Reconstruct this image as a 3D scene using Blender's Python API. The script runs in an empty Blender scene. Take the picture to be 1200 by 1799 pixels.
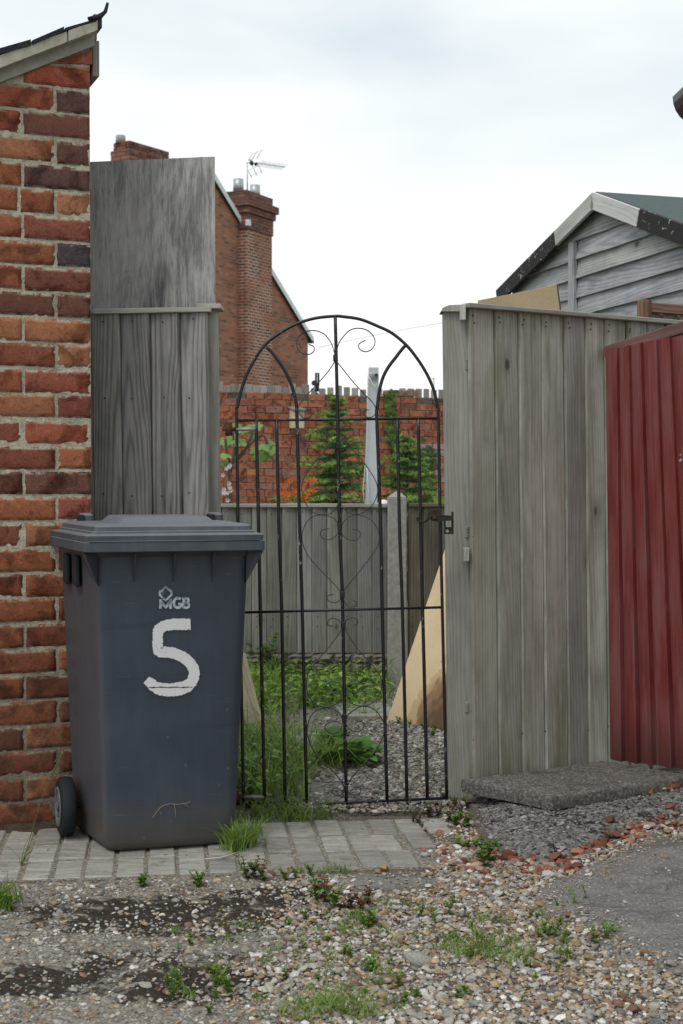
import bpy, math, random
import numpy as np
from mathutils import Vector, noise as mnoise

S = bpy.context.scene
COL = S.collection
rnd = random.Random(7)
nrg = np.random.default_rng(11)
R = math.radians

# ------------------------------------------------------------------ camera, sky, sun, exposure
CAM = Vector((0, 0, 1.18)); FPX = 2500.0; PITCH = math.atan(50 / FPX)
cd = bpy.data.cameras.new('camera'); cam = bpy.data.objects.new('camera', cd); COL.objects.link(cam)
cam.location = CAM; cam.rotation_euler = (R(90) - PITCH, 0, 0)
cd.sensor_fit = 'VERTICAL'; cd.sensor_height = 36; cd.lens = FPX / 1799 * 36
cd.clip_start = .05; cd.clip_end = 2000
cd.dof.use_dof = True; cd.dof.focus_distance = 4.75; cd.dof.aperture_fstop = 8.5
S.camera = cam

SUN_EL, SUN_AZ = R(58), R(215)          # azimuth clockwise from +Y: behind the camera, to the left
W = bpy.data.worlds.new('World'); S.world = W; W.use_nodes = True
def build_world():
    t = W.node_tree; t.nodes.clear(); L = t.links.new
    out = t.nodes.new('ShaderNodeOutputWorld')
    sky = t.nodes.new('ShaderNodeTexSky'); sky.sky_type = 'NISHITA'; sky.sun_disc = False
    sky.sun_elevation = SUN_EL; sky.sun_rotation = SUN_AZ; sky.dust_density = 3
    b1 = t.nodes.new('ShaderNodeBackground'); b1.inputs[1].default_value = .1; L(sky.outputs[0], b1.inputs[0])
    tc = t.nodes.new('ShaderNodeTexCoord')
    mp = t.nodes.new('ShaderNodeMapping'); mp.inputs['Scale'].default_value = (1.6, 1.6, 5.5); mp.inputs['Location'].default_value = (.35, .2, -.25)
    L(tc.outputs['Generated'], mp.inputs[0])
    n = t.nodes.new('ShaderNodeTexNoise'); n.inputs['Scale'].default_value = 1.5; n.inputs['Detail'].default_value = 5; n.inputs['Roughness'].default_value = .45
    n.inputs['Distortion'].default_value = .25
    L(mp.outputs[0], n.inputs['Vector'])
    r = t.nodes.new('ShaderNodeValToRGB'); r.color_ramp.elements[0].position = .36; r.color_ramp.elements[1].position = .62
    r.color_ramp.elements[0].color = (.62, .715, .76, 1); r.color_ramp.elements[1].color = (.96, .985, .99, 1)
    L(n.outputs[0], r.inputs[0])
    # the cloud sheet is thicker and paler towards the horizon, as all round on a dull day
    sp = t.nodes.new('ShaderNodeSeparateXYZ'); L(tc.outputs['Generated'], sp.inputs[0])
    mr = t.nodes.new('ShaderNodeMapRange'); mr.inputs[1].default_value = .10; mr.inputs[2].default_value = .36; mr.inputs[3].default_value = 1; mr.inputs[4].default_value = 0
    mr.interpolation_type = 'SMOOTHSTEP'; L(sp.outputs[2], mr.inputs[0])
    mx = t.nodes.new('ShaderNodeMixRGB'); mx.inputs[2].default_value = (1.02, 1.03, 1.03, 1)
    L(mr.outputs[0], mx.inputs[0]); L(r.outputs[0], mx.inputs[1])
    b2 = t.nodes.new('ShaderNodeBackground'); b2.inputs[1].default_value = 1.0; L(mx.outputs[0], b2.inputs[0])
    ms = t.nodes.new('ShaderNodeMixShader'); ms.inputs[0].default_value = .93
    L(b1.outputs[0], ms.inputs[1]); L(b2.outputs[0], ms.inputs[2]); L(ms.outputs[0], out.inputs[0])
build_world()
sd = bpy.data.lights.new('sun', 'SUN'); sd.energy = 1.25; sd.angle = R(25); sd.color = (1, .965, .92)
sun = bpy.data.objects.new('sun', sd); COL.objects.link(sun)
_sdir = Vector((math.sin(SUN_AZ) * math.cos(SUN_EL), math.cos(SUN_AZ) * math.cos(SUN_EL), math.sin(SUN_EL)))
sun.rotation_euler = _sdir.to_track_quat('Z', 'Y').to_euler(); sun.location = (0, 0, 12)
S.view_settings.view_transform = 'Standard'; S.view_settings.look = 'None'
S.view_settings.exposure = 0.18; S.view_settings.gamma = 1; S.view_settings.use_curve_mapping = False

# ------------------------------------------------------------------ finding places
_f = Vector((0, math.cos(PITCH), -math.sin(PITCH))); _u = Vector((0, math.sin(PITCH), math.cos(PITCH)))
def ray(u, v): return _f + Vector(((u - 600) / FPX, 0, 0)) + _u * ((899.5 - v) / FPX)
def P(u, v, Y):
    d = ray(u, v); return CAM + d * (Y / d.y)
def PL(u, v, p0, n):
    d = ray(u, v); n = Vector(n); return CAM + d * ((Vector(p0) - CAM).dot(n) / d.dot(n))
def PZ(u, v, z=0.0):
    d = ray(u, v); return CAM + d * ((z - CAM.z) / d.z)
def ss(a, b, x):
    t = min(1, max(0, (x - a) / (b - a))); return t * t * (3 - 2 * t)
def gz(x, y): return .04 * ss(.55, 1.35, x) * ss(3.3, 4.6, y) * (1 - ss(5.6, 6.4, y))
def G(u, v):
    z = 0.0
    for _ in range(6):
        p = PZ(u, v, z); z = gz(p.x, p.y)
    return PZ(u, v, z)

# ------------------------------------------------------------------ object helpers
WL = {}
def tag(o, label=None, cat=None, group=None, kind=None):
    if label: o['label'] = label
    if cat: o['category'] = cat
    if group: o['group'] = group
    if kind: o['kind'] = kind
    return o
def thing(name, loc, label, cat, group=None, kind=None):
    o = bpy.data.objects.new(name, None); o.empty_display_size = .1; COL.objects.link(o)
    o.location = loc; WL[o] = Vector(loc); return tag(o, label, cat, group, kind)
def place(name, me, loc, parent=None, color=None, rot=None):
    o = bpy.data.objects.new(name, me); COL.objects.link(o)
    if parent: o.parent = parent; o.location = Vector(loc) - WL[parent]
    else: o.location = loc
    if rot: o.rotation_euler = rot
    WL[o] = Vector(loc)
    if color: o.color = (*color, 1)
    return o
class MB:
    """collects faces in world coordinates; build() links them as one mesh object"""
    def __init__(s): s.v = []; s.f = []; s.uv = []; s.sm = []
    def face(s, idx, uv=None, smooth=False):
        s.f.append(tuple(idx)); s.uv.append(uv); s.sm.append(smooth)
    def box(s, c, ax, h, bev=0.0, jit=0.0, r=rnd):
        """c centre, ax three unit axes, h half sizes; uv in metres runs along axis 2 (the grain)"""
        c = Vector(c); ax = [Vector(a) for a in ax]; b = bev
        if b <= 0:
            b0 = len(s.v); co = []
            for k in range(8):
                l = [h[i] * (1 if k >> i & 1 else -1) for i in range(3)]; co.append(l)
                s.v.append(c + ax[0] * (l[0] + r.uniform(-jit, jit)) + ax[1] * (l[1] + r.uniform(-jit, jit)) + ax[2] * (l[2] + r.uniform(-jit, jit)))
            for q in ((0, 2, 3, 1), (4, 5, 7, 6), (0, 1, 5, 4), (2, 6, 7, 3), (0, 4, 6, 2), (1, 3, 7, 5)):
                s.face([b0 + i for i in q], [(co[i][0] + co[i][1] * .83, co[i][2]) for i in q])
            return
        b0 = len(s.v); co = []
        for k in range(8):
            sg = [1 if k >> i & 1 else -1 for i in range(3)]
            j = [r.uniform(-jit, jit) for _ in range(3)]
            for a in range(3):
                l = [(h[i] if i == a else h[i] - b) * sg[i] + j[i] for i in range(3)]
                co.append(l); s.v.append(c + ax[0] * l[0] + ax[1] * l[1] + ax[2] * l[2])
        def V(k, a): return k * 3 + a
        def F(ids): s.face([b0 + i for i in ids], [(co[i][0] + co[i][1] * .83, co[i][2]) for i in ids])
        for a in range(3):
            o1, o2 = (a + 1) % 3, (a + 2) % 3
            for sg in (0, 1):
                q = [(sg << a) | (p << o1) | (w << o2) for p, w in ((0, 0), (1, 0), (1, 1), (0, 1))]
                if not sg: q = q[::-1]
                F([V(k, a) for k in q])
            for p in (0, 1):
                for w in (0, 1):
                    k0 = (p << o1) | (w << o2); k1 = k0 | (1 << a)
                    q = [V(k0, o1), V(k1, o1), V(k1, o2), V(k0, o2)]
                    if p == w: q = q[::-1]
                    F(q)
        for k in range(8):
            q = [V(k, 0), V(k, 1), V(k, 2)]
            if bin(k).count('1') % 2 == 0: q = q[::-1]
            F(q)
    def tube(s, pts, rad, n=8, cap=True, smooth=True, up=None, flat=None):
        """swept tube; rad may be a list; flat=(w,h) gives a flat strip section instead"""
        pts = [Vector(p) for p in pts]; m = len(pts); b0 = len(s.v); prev = None
        for i, p in enumerate(pts):
            t = (pts[min(i + 1, m - 1)] - pts[max(i - 1, 0)]).normalized()
            if prev is None:
                ref = Vector(up) if up is not None else (Vector((0, 0, 1)) if abs(t.z) < .9 else Vector((0, 1, 0)))
            else: ref = prev
            x = (ref - t * ref.dot(t)).normalized(); y = t.cross(x); prev = x
            r_ = rad[i] if isinstance(rad, (list, tuple)) else rad
            for k in range(n):
                a = 2 * math.pi * (k + .5) / n; ca, sa = math.cos(a), math.sin(a)
                if flat: s.v.append(p + x * flat[0] * (1 if ca > 0 else -1) + y * flat[1] * (1 if sa > 0 else -1))
                else: s.v.append(p + x * ca * r_ + y * sa * r_)
        L = 0
        for i in range(m - 1):
            dl = (pts[i + 1] - pts[i]).length
            for k in range(n):
                k2 = (k + 1) % n
                q = [b0 + i * n + k, b0 + i * n + k2, b0 + (i + 1) * n + k2, b0 + (i + 1) * n + k]
                s.face(q, [(k * .02, L), ((k + 1) * .02, L), ((k + 1) * .02, L + dl), (k * .02, L + dl)], smooth and n > 4)
            L += dl
        if cap:
            s.face([b0 + k for k in range(n)][::-1]); s.face([b0 + (m - 1) * n + k for k in range(n)])
    def prism(s, poly, off, uvo=None):
        """flat polygon (list of points) pushed along off"""
        poly = [Vector(p) for p in poly]; off = Vector(off); n = len(poly); b0 = len(s.v)
        nn = sum(((poly[i] - poly[0]).cross(poly[(i + 1) % n] - poly[0]) for i in range(n)), Vector())
        if nn.dot(off) > 0: poly = poly[::-1]
        s.v += poly + [p + off for p in poly]
        e = (poly[1] - poly[0]).normalized(); nrm = off.normalized(); g = nrm.cross(e)
        uv = [((p - poly[0]).dot(e), (p - poly[0]).dot(g)) for p in poly]
        if uvo: uv = [uvo(p) for p in poly]
        s.face(range(b0, b0 + n), uv); s.face(list(range(b0 + n, b0 + 2 * n))[::-1], uv[::-1])
        for i in range(n):
            j = (i + 1) % n
            s.face((b0 + j, b0 + i, b0 + n + i, b0 + n + j), [uv[j], uv[i], (uv[i][0], uv[i][1] + off.length), (uv[j][0], uv[j][1] + off.length)])
    def build(s, name, mat, parent=None, color=None, origin=None):
        v = s.v
        lo = [min(p[i] for p in v) for i in range(3)]; hi = [max(p[i] for p in v) for i in range(3)]
        c = Vector(origin) if origin is not None else Vector(((lo[0] + hi[0]) / 2, (lo[1] + hi[1]) / 2, lo[2]))
        me = bpy.data.meshes.new(name)
        me.from_pydata([Vector(p) - c for p in v], [], s.f)
        if any(u is not None for u in s.uv):
            l = me.uv_layers.new(name='UVMap'); k = 0
            for f, u in zip(s.f, s.uv):
                for i in range(len(f)):
                    if u is not None and i < len(u): l.data[k].uv = u[i]
                    k += 1
        me.polygons.foreach_set('use_smooth', s.sm)
        me.materials.append(mat)
        return place(name, me, c, parent, color)
def np_mesh(name, V, F, mat, tint=None, parent=None, smooth=False, loc=None):
    """V (n,3), F (m,k) numpy arrays; tint (n,3) goes to the point attribute 'tint'"""
    c = np.array(loc if loc is not None else [(V[:, 0].min() + V[:, 0].max()) / 2, (V[:, 1].min() + V[:, 1].max()) / 2, V[:, 2].min()])
    me = bpy.data.meshes.new(name); n, (m, k) = len(V), F.shape
    me.vertices.add(n); me.vertices.foreach_set('co', (V - c).astype(np.float32).ravel())
    me.loops.add(m * k); me.loops.foreach_set('vertex_index', F.astype(np.int32).ravel())
    me.polygons.add(m); me.polygons.foreach_set('loop_start', np.arange(0, m * k, k, dtype=np.int32))
    me.update(calc_edges=True)
    if smooth: me.polygons.foreach_set('use_smooth', np.ones(m, bool))
    if tint is not None:
        a = me.attributes.new('tint', 'FLOAT_COLOR', 'POINT')
        a.data.foreach_set('color', np.c_[tint, np.ones(n)].astype(np.float32).ravel())
    me.materials.append(mat); me.validate()
    return place(name, me, tuple(c), parent)

# ------------------------------------------------------------------ material helpers
class NT:
    def __init__(s, name):
        s.m = bpy.data.materials.new(name); s.m.use_nodes = True; s.t = s.m.node_tree; s.t.nodes.clear()
        s.out = s.n('ShaderNodeOutputMaterial'); s.b = s.n('ShaderNodeBsdfPrincipled')
        s.L(s.b.outputs[0], s.out.inputs[0]); s.b.inputs['Roughness'].default_value = .85
        s.b.inputs['Specular IOR Level'].default_value = .3
    def n(s, ty, **k):
        d = s.t.nodes.new(ty)
        for a, b in k.items(): setattr(d, a, b)
        return d
    def L(s, a, b): s.t.links.new(a, b)
    def put(s, sock, x):
        if isinstance(x, bpy.types.NodeSocket): s.L(x, sock)
        elif isinstance(x, (tuple, list)) and sock.type == 'RGBA': sock.default_value = (*x[:3], 1)
        else: sock.default_value = x
    def math(s, op, a, b=0.0, c=None, clamp=False):
        d = s.n('ShaderNodeMath', operation=op, use_clamp=clamp); s.put(d.inputs[0], a); s.put(d.inputs[1], b)
        if c is not None: s.put(d.inputs[2], c)
        return d.outputs[0]
    def vmath(s, op, a, b=(0, 0, 0)):
        d = s.n('ShaderNodeVectorMath', operation=op); s.put(d.inputs[0], a); s.put(d.inputs[1], b)
        return d.outputs['Value'] if op in ('LENGTH', 'DOT_PRODUCT') else d.outputs[0]
    def noise(s, vec, scale, detail=4, rough=.55, dist=0.0, color=False):
        d = s.n('ShaderNodeTexNoise'); s.L(vec, d.inputs['Vector'])
        d.inputs['Scale'].default_value = scale; d.inputs['Detail'].default_value = detail
        d.inputs['Roughness'].default_value = rough; d.inputs['Distortion'].default_value = dist
        return d.outputs['Color' if color else 'Fac']
    def voro(s, vec, scale, out='Distance', feature='F1', rand=1.0):
        d = s.n('ShaderNodeTexVoronoi', feature=feature); s.L(vec, d.inputs['Vector']); d.inputs['Scale'].default_value = scale
        d.inputs['Randomness'].default_value = rand
        return d.outputs[out]
    def ramp(s, fac, stops):
        d = s.n('ShaderNodeValToRGB'); e = d.color_ramp.elements
        while len(e) < len(stops): e.new(.5)
        for k, (p, c) in enumerate(stops):
            e[k].position = p; e[k].color = (c, c, c, 1) if isinstance(c, (int, float)) else (*c, 1)
        s.put(d.inputs[0], fac); return d.outputs[0]
    def step(s, x, a, b):
        d = s.n('ShaderNodeMapRange', interpolation_type='SMOOTHSTEP'); s.put(d.inputs[0], x)
        d.inputs[1].default_value = a; d.inputs[2].default_value = b; return d.outputs[0]
    def mix(s, fac, a, b, mode='MIX'):
        d = s.n('ShaderNodeMixRGB', blend_type=mode); s.put(d.inputs[0], fac); s.put(d.inputs[1], a); s.put(d.inputs[2], b); return d.outputs[0]
    def sep(s, v):
        d = s.n('ShaderNodeSeparateXYZ'); s.L(v, d.inputs[0]); return d.outputs
    def comb(s, x, y, z=0.0):
        d = s.n('ShaderNodeCombineXYZ')
        for i, q in enumerate((x, y, z)): s.put(d.inputs[i], q)
        return d.outputs[0]
    def obj(s): return s.n('ShaderNodeTexCoord').outputs['Object']
    def uv(s): return s.n('ShaderNodeTexCoord').outputs['UV']
    def pos(s): return s.n('ShaderNodeNewGeometry').outputs['Position']
    def info(s): return s.n('ShaderNodeObjectInfo').outputs
    def tint(s): return s.n('ShaderNodeAttribute', attribute_name='tint').outputs['Color']
    def bump(s, h, strength=.5, dist=.01):
        d = s.n('ShaderNodeBump'); s.put(d.inputs['Height'], h); d.inputs['Strength'].default_value = strength; d.inputs['Distance'].default_value = dist
        s.L(d.outputs[0], s.b.inputs['Normal'])
    def fin(s, col, rough=None, spec=None, metal=None):
        s.put(s.b.inputs['Base Color'], col)
        if rough is not None: s.put(s.b.inputs['Roughness'], rough)
        if spec is not None: s.b.inputs['Specular IOR Level'].default_value = spec
        if metal is not None: s.b.inputs['Metallic'].default_value = metal
        return s.m

def mat_wood(name, dark, mid, light, algae=0.0, algae_z=(0, 1.8), ring=55, contrast=1.0, knots=.72, algae_col=(.16, .17, .085), vary=.5, fibre=1.0):
    """weathered sawn timber: flat-sawn cathedral rings, fine fibre, drying cracks and a few knots, different on every board"""
    t = NT(name); inf = t.info(); R0 = inf['Random']; rv = t.math('MULTIPLY', R0, 41.0); r2 = t.math('FRACT', t.math('MULTIPLY', R0, 7.31)); r3 = t.math('FRACT', t.math('MULTIPLY', R0, 23.7))
    uv = t.uv(); v = t.vmath('ADD', uv, t.comb(rv, t.math('MULTIPLY', rv, 1.73), rv))
    sx, sy, _ = t.sep(uv)
    wob = t.noise(t.vmath('MULTIPLY', v, (5, 1.1, 1)), 1, 3, .5); wob2 = t.noise(t.vmath('MULTIPLY', v, (22, 3, 1)), 1, 3, .5)
    xc = t.math('ADD', t.math('MULTIPLY_ADD', r2, .13, -.01), t.math('MULTIPLY_ADD', wob, .05, -.025))
    dx = t.math('DIVIDE', t.math('SUBTRACT', sx, xc), .036)
    h = t.math('ADD', t.math('POWER', t.math('ABSOLUTE', dx), 1.55), t.math('MULTIPLY', sy, t.math('MULTIPLY_ADD', r3, 5.0, -2.5)))
    h = t.math('ADD', t.math('MULTIPLY', h, ring / 30), t.math('ADD', t.math('MULTIPLY', wob, 3.2), t.math('MULTIPLY', wob2, .9)))
    g1 = t.math('POWER', t.math('MULTIPLY_ADD', t.math('SINE', t.math('MULTIPLY', h, 6.283)), .5, .5), 2.2)
    g2 = t.noise(t.vmath('MULTIPLY', v, (260, 7, 1)), 1, 4, .65)
    g3 = t.noise(t.vmath('MULTIPLY', v, (9, 1.8, 1)), 1, 4, .6)
    g4 = t.noise(t.vmath('MULTIPLY', v, (75, 1.6, 1)), 1, 5, .65)
    blot = t.noise(t.vmath('MULTIPLY', v, (20, 9, 1)), 1, 5, .65)
    kv = t.vmath('MULTIPLY', v, (8, 4.2, 1))
    kd = t.voro(kv, 1); kc = t.sep(t.voro(kv, 1, 'Color'))[0]; kon = t.math('GREATER_THAN', kc, knots)
    ring_k = t.math('MULTIPLY', kon, t.step(kd, .13, .05)); halo = t.math('MULTIPLY', kon, t.step(kd, .34, .10))
    s_ = t.math('ADD', t.math('MULTIPLY', g1, -.17 * contrast), t.math('ADD', t.math('MULTIPLY_ADD', g2, .30 * fibre, .15 * (1 - fibre)), t.math('ADD', t.math('MULTIPLY', g3, .42), t.math('ADD', t.math('MULTIPLY', blot, .22), t.math('MULTIPLY_ADD', g4, .26 * fibre, .13 * (1 - fibre))))))
    col = t.ramp(s_, [(.34, dark), (.54, mid), (.74, light)])
    col = t.mix(t.math('MULTIPLY', halo, .35), col, dark)
    col = t.mix(t.math('MULTIPLY', ring_k, .8), col, tuple(c * .3 for c in dark))
    crack = t.step(g4, .33, .25)
    col = t.mix(t.math('MULTIPLY', crack, .7 * fibre), col, tuple(c * .35 for c in dark))
    tone = t.math('MULTIPLY_ADD', t.math('FRACT', t.math('MULTIPLY', R0, 13.9)), vary, 1 - vary * .5)
    col = t.mix(1, col, t.comb(tone, tone, t.math('MULTIPLY', tone, t.math('MULTIPLY_ADD', r2, .10, .95))), 'MULTIPLY')
    if algae:
        p = t.pos(); z = t.sep(p)[2]
        m = t.math('ADD', t.step(z, algae_z[1] - .45, algae_z[1] + .05), t.step(z, algae_z[0] + .55, algae_z[0]))
        an = t.noise(t.vmath('MULTIPLY', v, (16, 2.2, 1)), 1, 5, .6)
        m = t.math('MULTIPLY', t.math('MULTIPLY_ADD', m, .55, .22), t.step(an, .42, .68))
        col = t.mix(t.math('MULTIPLY', m, algae), col, algae_col)
    hh = t.math('ADD', t.math('MULTIPLY', g2, .5), t.math('ADD', t.math('MULTIPLY', g1, -.2), t.math('MULTIPLY', crack, -.9)))
    t.bump(hh, .6, .002)
    return t.fin(col, .86, .2)

def mat_brick(name, dirt=.5):
    t = NT(name); inf = t.info(); rv = t.math('MULTIPLY', inf['Random'], 53.0)
    o = t.obj(); v = t.vmath('ADD', o, t.comb(rv, t.math('MULTIPLY', rv, 2.1), rv))
    n1 = t.noise(v, 11, 5, .62, .6); n2 = t.noise(v, 95, 4, .7); n3 = t.noise(v, 30, 3, .5)
    col = inf['Color']
    col = t.mix(t.step(n1, .48, .64), col, t.mix(1, col, (.52, .47, .46), 'MULTIPLY'))
    col = t.mix(t.step(n3, .56, .72), col, t.mix(1, col, (1.25, 1.35, 1.4), 'MULTIPLY'))
    # kiss marks left by the kiln: one slanting darker band on some bricks
    s = t.sep(o); ang = t.math('MULTIPLY_ADD', inf['Random'], 3.0, -1.5)
    d = t.math('ADD', t.math('ADD', s[0], t.math('MULTIPLY', s[2], ang)), t.math('MULTIPLY_ADD', t.math('FRACT', t.math('MULTIPLY', inf['Random'], 17.3)), .3, -.15))
    d = t.math('ADD', d, t.math('MULTIPLY_ADD', n3, .03, -.015))
    on = t.math('GREATER_THAN', t.math('FRACT', t.math('MULTIPLY', inf['Random'], 7.7)), .5)
    col = t.mix(t.math('MULTIPLY', on, t.math('MULTIPLY', t.step(t.math('ABSOLUTE', d), .04, .012), .6)), col, t.mix(1, col, (.34, .26, .28), 'MULTIPLY'))
    pits = t.step(n2, .36, .27)
    col = t.mix(t.math('MULTIPLY', pits, .8), col, (.025, .016, .012))
    # smear of mortar along the arrises
    gr = t.noise(v, 210, 5, .8); col = t.mix(.8, col, t.mix(1, col, t.ramp(gr, [(.30, .42), (.5, .98), (.70, 1.5)]), 'MULTIPLY'))
    bl_ = t.noise(v, 42, 5, .7); col = t.mix(t.math('MULTIPLY', t.step(bl_, .57, .68), .55), col, (.06, .036, .03))
    e = t.noise(v, 24, 4, .7)
    edge = t.math('MAXIMUM', t.step(t.math('ABSOLUTE', t.math('SUBTRACT', s[2], .036)), .027, .037), 0.0)
    col = t.mix(t.math('MULTIPLY', edge, t.step(e, .45, .58)), col, (.33, .295, .22))
    # soot and damp towards the foot of the wall
    z = t.sep(t.pos())[2]
    col = t.mix(t.math('MULTIPLY', t.step(z, 1.0, -.05), t.math('MULTIPLY', t.step(n1, .25, .6), dirt)), col, (.06, .036, .024))
    t.bump(t.math('ADD', t.math('MULTIPLY', n2, .6), t.math('ADD', t.math('MULTIPLY', n3, .8), t.math('MULTIPLY', pits, -.9))), .75, .003)
    return t.fin(col, .92, .15)

def mat_speckle(name, stops, scale, big=None, bigscale=2.0, bump=.5, dist=.004, rough=.95, coords='pos'):
    t = NT(name); p = t.pos() if coords == 'pos' else t.obj()
    n1 = t.noise(p, scale, 6, .72); col = t.ramp(n1, stops)
    if big:
        n2 = t.noise(p, bigscale, 5, .6, .3)
        for a, b, c, k in big: col = t.mix(t.math('MULTIPLY', t.step(n2, a, b), k), col, c)
    t.bump(t.math('ADD', n1, t.noise(p, scale * 3.1, 3, .6)), bump, dist)
    return t.fin(col, rough, .15)

def mat_leaf(name, trans=.35):
    t = NT(name); c = t.tint(); c = t.mix(1, c, t.ramp(t.noise(t.pos(), 9, 3), [(.3, .72), (.7, 1.25)]), 'MULTIPLY')
    t.fin(c, .55, .35)
    tr = t.n('ShaderNodeBsdfTranslucent'); t.L(c, tr.inputs[0])
    ms = t.n('ShaderNodeMixShader'); ms.inputs[0].default_value = trans
    t.L(t.b.outputs[0], ms.inputs[1]); t.L(tr.outputs[0], ms.inputs[2]); t.L(ms.outputs[0], t.out.inputs[0])
    return t.m
def mat_tint(name, rough=.8, bumpscale=150):
    t = NT(name); c = t.tint(); n = t.noise(t.pos(), bumpscale, 4, .6)
    c = t.mix(1, c, t.ramp(n, [(.3, .7), (.7, 1.2)]), 'MULTIPLY'); t.bump(n, .3, .002); return t.fin(c, rough, .3)
def mat_plain(name, c, rough=.6, spec=.4, metal=0, nscale=30, amp=.35, bump=.15):
    t = NT(name); n = t.noise(t.obj(), nscale, 5, .6); n2 = t.noise(t.obj(), nscale * .12, 3)
    k = t.math('ADD', t.math('MULTIPLY', n, amp), t.math('MULTIPLY', n2, amp))
    col = t.mix(1, c, t.ramp(k, [(amp * .5, 1 - amp), (amp * 1.5, 1 + amp * .6)]), 'MULTIPLY'); t.bump(n, bump, .003)
    return t.fin(col, rough, spec, metal)

def mat_house_brick(name, cols, mortar, sc=1.0, course=.0785, length=.235, patch=None):
    t = NT(name); v = t.uv()
    b = t.n('ShaderNodeTexBrick'); t.L(v, b.inputs['Vector']); b.offset = .5; b.squash = 1.0
    b.inputs['Scale'].default_value = 1.0; b.inputs['Brick Width'].default_value = length; b.inputs['Row Height'].default_value = course
    b.inputs['Mortar Size'].default_value = .011; b.inputs['Mortar Smooth'].default_value = .2; b.inputs['Bias'].default_value = 0
    b.inputs['Color1'].default_value = (0, 0, 0, 1); b.inputs['Color2'].default_value = (1, 1, 1, 1); b.inputs['Mortar'].default_value = (.5, .5, .5, 1)
    col = t.ramp(b.outputs['Color'], [(.0, cols[0]), (.3, cols[1]), (.55, cols[2]), (.8, cols[3]), (1, cols[1])])
    big = t.noise(v, 1.1, 4, .6); col = t.mix(t.step(big, .52, .72), col, t.mix(1, col, (.55, .5, .5), 'MULTIPLY'))
    m = mortar
    if patch: m = t.mix(t.step(t.noise(v, .8, 2), .44, .56), mortar, patch)
    col = t.mix(b.outputs['Fac'], col, m)
    t.bump(t.math('SUBTRACT', t.noise(v, 40, 3), b.outputs['Fac']), .7, .01)
    return t.fin(col, .92, .15)

# ---- the materials
M = {}
M['brick'] = mat_brick('fired clay brick', .75)
M['wall_brick'] = mat_brick('old garden brick', .2)
def mk_mortar():
    t = NT('lime mortar'); p = t.pos(); n = t.noise(p, 55, 6, .72); b = t.noise(p, 2.6, 5, .6, .3)
    col = t.ramp(n, [(.3, (.25, .222, .17)), (.46, (.47, .43, .33)), (.68, (.63, .58, .46))])
    col = t.mix(t.math('MULTIPLY', t.step(b, .54, .70), .55), col, (.15, .13, .10))
    g = t.noise(p, 9, 5, .65); z = t.sep(p)[2]; col = t.mix(t.math('MULTIPLY', t.step(t.math('ADD', z, t.math('MULTIPLY', g, .9)), 1.35, .45), .8), col, (.12, .095, .07))
    t.bump(t.math('ADD', n, t.noise(p, 170, 3, .6)), .9, .008); return t.fin(col, .95, .15)
M['mortar'] = mk_mortar()
M['dark_mortar'] = mat_speckle('sooty mortar', [(.3, (.03, .025, .021)), (.55, (.10, .08, .064)), (.75, (.27, .225, .18))], 14)
M['panel_wood'] = mat_wood('dark weathered board', (.085, .082, .080), (.19, .185, .176), (.32, .31, .295), .25, (0, 2.0), 42, 1.0, vary=.38)
M['fence_wood'] = mat_wood('silver weathered board', (.135, .13, .116), (.305, .30, .275), (.49, .483, .45), .85, (0.05, 1.78), 38, .45, vary=.32, fibre=.6, algae_col=(.17, .165, .085))
M['back_wood'] = mat_wood('brown grey board', (.12, .117, .107), (.24, .235, .215), (.35, .345, .32), .12, (0, 1.1), 40, .7, .45, fibre=.6)
M['dark_back_wood'] = mat_wood('dark brown board', (.075, .062, .048), (.15, .128, .10), (.23, .20, .165), .3, (0, 1.1), 40, .8)
M['cap_wood'] = mat_wood('pale capping wood', (.20, .19, .16), (.38, .37, .33), (.52, .51, .47), .45, (0, 1.8), 30, .5)
M['post_wood'] = mat_wood('post wood', (.17, .167, .15), (.31, .307, .28), (.43, .427, .395), .5, (0, 1.75), 35, .6, vary=.15, fibre=.6)
M['shed_wood'] = mat_wood('silvered shed board', (.15, .155, .16), (.31, .32, .33), (.50, .515, .525), .06, (0, 2.5), 40, .7, .55, vary=.2)
M['barge_wood'] = mat_wood('stripped barge board', (.30, .30, .29), (.48, .48, .475), (.62, .62, .62), 0, (0, 2.5), 25, .5)
M['brown_frame'] = mat_wood('peeling brown frame', (.11, .055, .035), (.24, .13, .09), (.36, .24, .18), .5, (0, 1.95), 35, .9, algae_col=(.22, .21, .10))
M['picket_wood'] = mat_wood('grey picket', (.16, .15, .125), (.30, .285, .25), (.42, .40, .36), .2, (0, 2.5), 35, .6)
M['pale_plank'] = mat_wood('pale plank', (.29, .25, .165), (.50, .44, .31), (.66, .59, .43), .2, (0, .4), 30, .5)

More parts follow.
